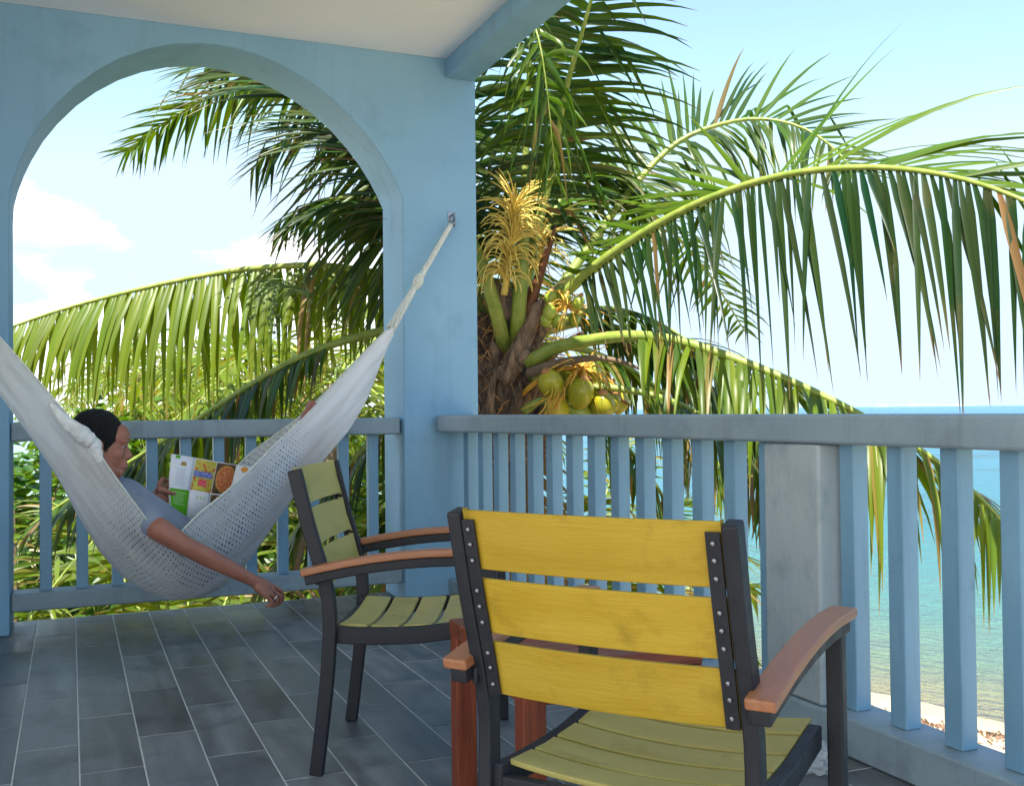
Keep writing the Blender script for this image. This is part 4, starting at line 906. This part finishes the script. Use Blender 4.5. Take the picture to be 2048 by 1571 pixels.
capsule(body, hd(.080, 0, .004), hd(.1005, 0, -.034), .011 * HS, .0135 * HS); hell((.066, 0, -.058), (.030, .036, .034))
hell((.084, 0, -.066), (.016, .024, .0085)); hell((.083, 0, -.081), (.016, .021, .0085)); hell((.080, 0, -.074), (.02, .03, .02))
neck = hp(222, 985, .02)
capsule(body, hd(-.02, 0, -.07), neck, .052 * HS, .058)
# torso, hips and legs lying in the net
tA, tB, hip = hp(240, 1008, .0), hp(345, 1082, .0), hp(385, 1118, .0)
capsule(body, tA, tB, .105, .110); capsule(body, tB, hip, .11, .12)
shR, shL = hp(272, 1022, .125), hp(262, 990, -.15)
capsule(body, tA, shR, .085, .052); capsule(body, tA, shL, .085, .05)
elR, wrR = hp(372, 1092, .300), hp(506, 1160, .355)
mR = hp(318, 1058, .245)
chain(body, [shR, mR, elR], [.054, .049, .040]); f1 = elR.lerp(wrR, .28); f2 = elR.lerp(wrR, .7)
chain(body, [elR, f1, f2, wrR], [.040, .041, .033, .026])
# right hand, relaxed, hanging
def hh(px, py, w_): return hp(px, py, w_)
capsule(body, wrR, hh(528, 1172, .350), .027, .030); capsule(body, hh(522, 1170, .335), hh(545, 1172, .325), .022, .014); capsule(body, hh(520, 1172, .355), hh(545, 1180, .350), .024, .014); capsule(body, hh(518, 1174, .365), hh(541, 1187, .372), .022, .014); capsule(body, hh(515, 1174, .37), hh(534, 1192, .388), .019, .013)
FG = [[(545, 1171, .325), (562, 1181, .322), (567, 1195, .318), (561, 1204, .312)], [(545, 1180, .350), (560, 1191, .350), (561, 1204, .344), (553, 1210, .336)], [(541, 1187, .372), (554, 1198, .374), (552, 1209, .366), (543, 1212, .357)], [(534, 1192, .388), (544, 1202, .392), (540, 1211, .384), (532, 1211, .376)]]
for i, fgr in enumerate(FG): chain(body, [hh(*p) for p in fgr], [.0105, .0095, .0085, .0072] if i < 3 else [.009, .0082, .0075, .0065])
chain(body, [hh(512, 1168, .325), hh(528, 1186, .305), hh(543, 1198, .300), hh(556, 1203, .303)], [.017, .0125, .0105, .0085])
# left arm and hand at the brochure
elL, wrL = hp(296, 1040, -.26), hp(307, 1000, -.165)
chain(body, [shL, elL], [.05, .042]); chain(body, [elL, wrL], [.042, .028])
capsule(body, wrL, hh(322, 984, -.135), .028, .030); capsule(body, hh(318, 990, -.13), hh(330, 998, -.125), .026, .018)
for a, b_, c_, d_ in (((318, 968, -.135), (326, 957, -.15), (336, 962, -.168), (346, 966, -.172)), ((326, 974, -.14), (336, 970, -.155), (347, 974, -.170), (356, 977, -.172)), ((328, 986, -.135), (338, 984, -.155), (348, 988, -.168), (357, 991, -.170)), ((328, 996, -.13), (338, 998, -.15), (347, 1001, -.162), (354, 1003, -.165))):
    chain(body, [hh(*a), hh(*b_), hh(*c_), hh(*d_)], [.0115, .010, .009, .0075])
chain(body, [hh(318, 978, -.115), hh(330, 981, -.098), hh(340, 985, -.094), hh(349, 987, -.095)], [.0165, .0125, .0110, .009])
# legs
knR, knL = hp(485, 1040, .09), hp(492, 1030, -.09); anR, anL = hp(590, 900, .05), hp(603, 868, -.05)
for h0, kn, an in ((hp(385, 1112, .07), knR, anR), (hp(385, 1110, -.07), knL, anL)):
    chain(body, [h0, kn], [.085, .058]); chain(body, [kn, kn.lerp(an, .3), an], [.055, .055, .036])
for an, toe, ball in ((anL, hp(626, 806, -.045), hp(616, 832, -.05)), (anR, hp(612, 846, .03), hp(604, 866, .035))):
    capsule(body, an, ball, .034, .036)
    capsule(body, ball, toe, .034, .016)
    dirt_ = (toe - ball).normalized()
    for k in range(5):
        off_ = HN * ((k - 2) * .017); capsule(body, ball.lerp(toe, .55) + off_, toe + off_ + dirt_ * (.006 - .004 * abs(k - 1)), .012, .0085 if k else .0115)
person = remesh('person', body, M['skin'], None, .0042, 3)
tag(person, 'person in grey-blue shirt reading a brochure, one arm hanging from the hammock', 'person')
def part(o): o.parent = person; return o
hr_ = MB(); 
hr_.ball(hd(-.026, 0, .042), hs_((.099, .084, .094)), 28, 18, HR); hr_.ball(hd(-.050, 0, -.005), hs_((.064, .070, .066)), 24, 16, HR)
for s in (1, -1): hr_.ball(hd(.012, .060 * s, .028), hs_((.034, .020, .04)), 16, 12, HR); hr_.ball(hd(.016, .066 * s, -.006), hs_((.010, .010, .022)), 10, 8, HR)
ho = part(remesh('hair', hr_, M['hair'], None, .0045, 2))
for v in ho.data.vertices: v.co += v.normal * (.0030 * mnoise.noise(v.co * 160) + .0025 * mnoise.noise(v.co * 60))
for s in (1, -1):
    e_ = MB(); e_.ball(hd(.0755, .030 * s, -.002), .0092 * HS, 14, 10); eo = part(e_.build('eye', M['eye'], smooth=True)); e2 = MB(); e2.ball(hd(.0800, .029 * s, -.003), .0068 * HS, 10, 8); e2.build('pupil', M['pupil'], eo, smooth=True)
for s in (1, -1):
    eb_ = MB(); eb_.tube([hd(.084, .012 * s, .019), hd(.086, .030 * s, .025), hd(.074, .046 * s, .021)], [.0035 * HS, .0042 * HS, .002 * HS], 6); part(eb_.build('eyebrow', M['hair'], smooth=True))
lpb = MB(); lpb.ball(hd(.0905, 0, -.0665), hs_((.0105, .021, .0062)), 16, 10, HR); lpb.ball(hd(.0890, 0, -.0805), hs_((.0112, .019, .0068)), 16, 10, HR); part(lpb.build('lips', M['lip'], smooth=True))
sh = MB(); capsule(sh, tA, tB, .118, .122); capsule(sh, tB, hip.lerp(tB, .35), .122, .126); capsule(sh, tA, shR, .098, .064); capsule(sh, tA, shL, .098, .062)
capsule(sh, shR, shR.lerp(mR, .62), .066, .064); capsule(sh, shL, shL.lerp(elL, .5), .062, .058); capsule(sh, tA, neck.lerp(tA, .45), .10, .072)
part(remesh('t_shirt', sh, M['shirt'], None, .006, 3))
jn = MB(); capsule(jn, hip.lerp(tB, .2), hip, .124, .13)
for h0, kn, an in ((hp(385, 1112, .07), knR, anR), (hp(385, 1110, -.07), knL, anL)): chain(jn, [h0, kn], [.096, .068]); chain(jn, [kn, kn.lerp(an, .85)], [.066, .050])
capsule(jn, hp(372, 1052, .0), hp(388, 1072, -.02), .028, .04)
part(remesh('jeans', jn, M['jeans'], None, .007, 3))
a_, b_ = hh(541, 1187, .372), hh(554, 1198, .374); ax = (b_ - a_).normalized(); c_ = a_.lerp(b_, .62); sx = ax.orthogonal().normalized(); sy = ax.cross(sx)
rg = MB(); rg.tube([c_ + (sx * math.cos(a) + sy * math.sin(a)) * .0122 for a in [i * 6.2832 / 18 for i in range(19)]], .0032, 8, squash=1.6); part(rg.build('ring', M['silver'], smooth=True))

# ================================================================== BROCHURE
bro = empty('brochure', hp(400, 960, -.09)); tag(bro, 'open brochure with green panel and pizza photo held by the reader', 'brochure')
# spread: columns left edge, fold, middle, right edge (pixel lines measured on the page, each at its own distance)
cols_ = [((343, 907), (336, 973), (341, 1026), -.100), ((392, 915), (379, 979), (372, 1040), -.115), ((434, 923), (421, 987), (412, 1048), -.105), ((473, 929), (457, 990), (446, 1050), -.110), ((521, 936), (505, 996), (492, 1055), -.085)]
def pg(u, v, lift=0.):
    """page coordinates: u 0..4 across the panels, v 0 top .. 1 middle .. 2 bottom"""
    i = min(3, max(0, int(u))); f = u - i
    def colp(k, v):
        a, b_, c_, w_ = cols_[k]; A_, B_, C_ = hp(*a, w_), hp(*b_, w_ + .004), hp(*c_, w_ + .012)
        return A_.lerp(B_, v) if v <= 1 else B_.lerp(C_, v - 1)
    p = colp(i, v).lerp(colp(i + 1, v), f); p = p + HN * (.006 * math.sin(math.pi * f)) 
    return p + HN * lift
def panel(name, u0, u1, v0, v1, mat, lift, parent=bro, n=6, mm=3, thick=0):
    mb = MB(); vs = [pg(u0 + (u1 - u0) * i / n, v0 + (v1 - v0) * j / mm, lift) for j in range(mm + 1) for i in range(n + 1)]
    fs = [(j * (n + 1) + i, (j + 1) * (n + 1) + i, (j + 1) * (n + 1) + i + 1, j * (n + 1) + i + 1) for j in range(mm) for i in range(n)]
    mb.add(vs, fs); o = mb.build(name, mat, None, smooth=True)
    if parent == bro: local(o, bro)
    else: o.parent = parent
    if thick: s_ = o.modifiers.new('t', 'SOLIDIFY'); s_.thickness = thick
    return o
for k in range(4):
    p_ = panel('page', k, k + 1, 0, 2, M['paper'], 0, thick=.0012)
    Lf = .0016
    def pr(nm, u0, u1, v0, v1, mt, dl=0): return panel(nm, k + u0, k + u1, v0, v1, M[mt], Lf + dl, p_, 4, 2)
    if k == 0:
        pr('green_panel', .06, .98, 1.02, 1.93, 'pgreen'); pr('green_tab', .16, .34, .01, .10, 'pgreen')
        # crown-shaped logo: navy dome over a gold band
        mb = MB(); c0 = (.52, .29); pts = [pg(k + c0[0] - .12, c0[1], Lf)] + [pg(k + c0[0] - .12 * math.cos(a), c0[1] - .12 * math.sin(a) ** .8 * (1 + .10 * math.cos(6 * a)), Lf) for a in [math.pi * i / 14 for i in range(1, 14)]] + [pg(k + c0[0] + .12, c0[1], Lf)]
        mb.add(pts, [tuple(range(len(pts)))[::-1]]); mb.build('logo_dome', M['pnavy'], p_)
        pr('logo_band', .41, .63, .235, .258, 'pgold', .0004); pr('logo_letters', .455, .585, .19, .222, 'pgold', .0004); pr('logo_base', .41, .63, .275, .30, 'pgold', .0004)
        for i in range(9): pr('text_line', .26, .26 + random.uniform(.35, .52), .40 + i * .062, .413 + i * .062, 'pgrey')
        for i in range(6): pr('text_line', .18, .18 + random.uniform(.45, .65), 1.14 + i * .08, 1.155 + i * .08, 'plgreen', .0004)
    if k == 1:
        pr('salad_photo', .02, .99, .02, .98, 'pfood'); pr('blue_band', .02, .9, .38, .56, 'pblue', .0004); pr('fruit', .28, .68, .62, .84, 'pfruit', .0006); pr('lime', .12, .6, .72, .95, 'plime', .0004)
        for i in range(3): pr('motif', .3 + .18 * i, .42 + .18 * i, 1.14, 1.26, 'plgreen')
        for i in range(4): pr('text_line', .25, .8, 1.36 + i * .09, 1.372 + i * .09, 'pgrey')
    if k == 2:
        pr('photo_ground', .02, .99, .02, .98, 'pdark')
        for nm, rx, ry, mt, dl in (('pizza_crust', .50, .43, 'pcrust', .0006), ('pizza', .44, .385, 'ppizza', .0011)):
            mb = MB(); pts = [pg(k + min(.985, .58 + rx * q_ * math.cos(a)), .50 + ry * q_ * math.sin(a), Lf + dl) for q_ in (0.02, .35, .7, 1.) for a in [2 * math.pi * i / 28 for i in range(28)]]; mb.add(pts, [tuple(range(28))[::-1]] + [(r3 * 28 + i, r3 * 28 + (i + 1) % 28, r3 * 28 + 28 + (i + 1) % 28, r3 * 28 + 28 + i)[::-1] for r3 in range(3) for i in range(28)]); mb.build(nm, M[mt], p_)
        pr('lower_photo', .02, .99, 1.02, 1.6, 'pdark'); pr('dish', .3, .8, 1.06, 1.3, 'pcrust', .0004)
    if k == 3:
        mb = MB(); pts = [pg(k + .34 + .14 * math.cos(a) * (1 + .12 * math.cos(8 * a)), .12 + .085 * math.sin(a) * (1 + .12 * math.cos(8 * a)), Lf) for a in [2 * math.pi * i / 32 for i in range(32)]]; mb.add(pts, [tuple(range(32))[::-1]]); mb.build('flower_logo', M['porange'], p_)

# ================================================================== PLASTIC BAG
bm = bmesh.new(); bmesh.ops.create_icosphere(bm, subdivisions=5, radius=1)
for v in bm.verts:
    p = v.co; nn = mnoise.fractal(p * 2.2, 1.0, 2.0, 5) ; k_ = 1 + .35 * nn + .12 * abs(mnoise.noise(p * 7))
    v.co = V((p.x * .075 * k_, p.y * .06 * k_, max(-.0, p.z + .35) * .045 * k_ + .002))
me = bpy.data.meshes.new('plastic_bag'); bm.to_mesh(me); bm.free(); me.polygons.foreach_set('use_smooth', [True] * len(me.polygons))
mbg, nt, b = new_mat('thin_plastic'); b.inputs['Base Color'].default_value = (.82, .86, .88, 1); b.inputs['Roughness'].default_value = .18; b.inputs['Alpha'].default_value = .30
me.materials.append(mbg); bag = link('plastic_bag', me); bag.location = onz(1630, 1535, 0); tag(bag, 'crumpled clear plastic bag on the floor behind the yellow chair', 'plastic bag')
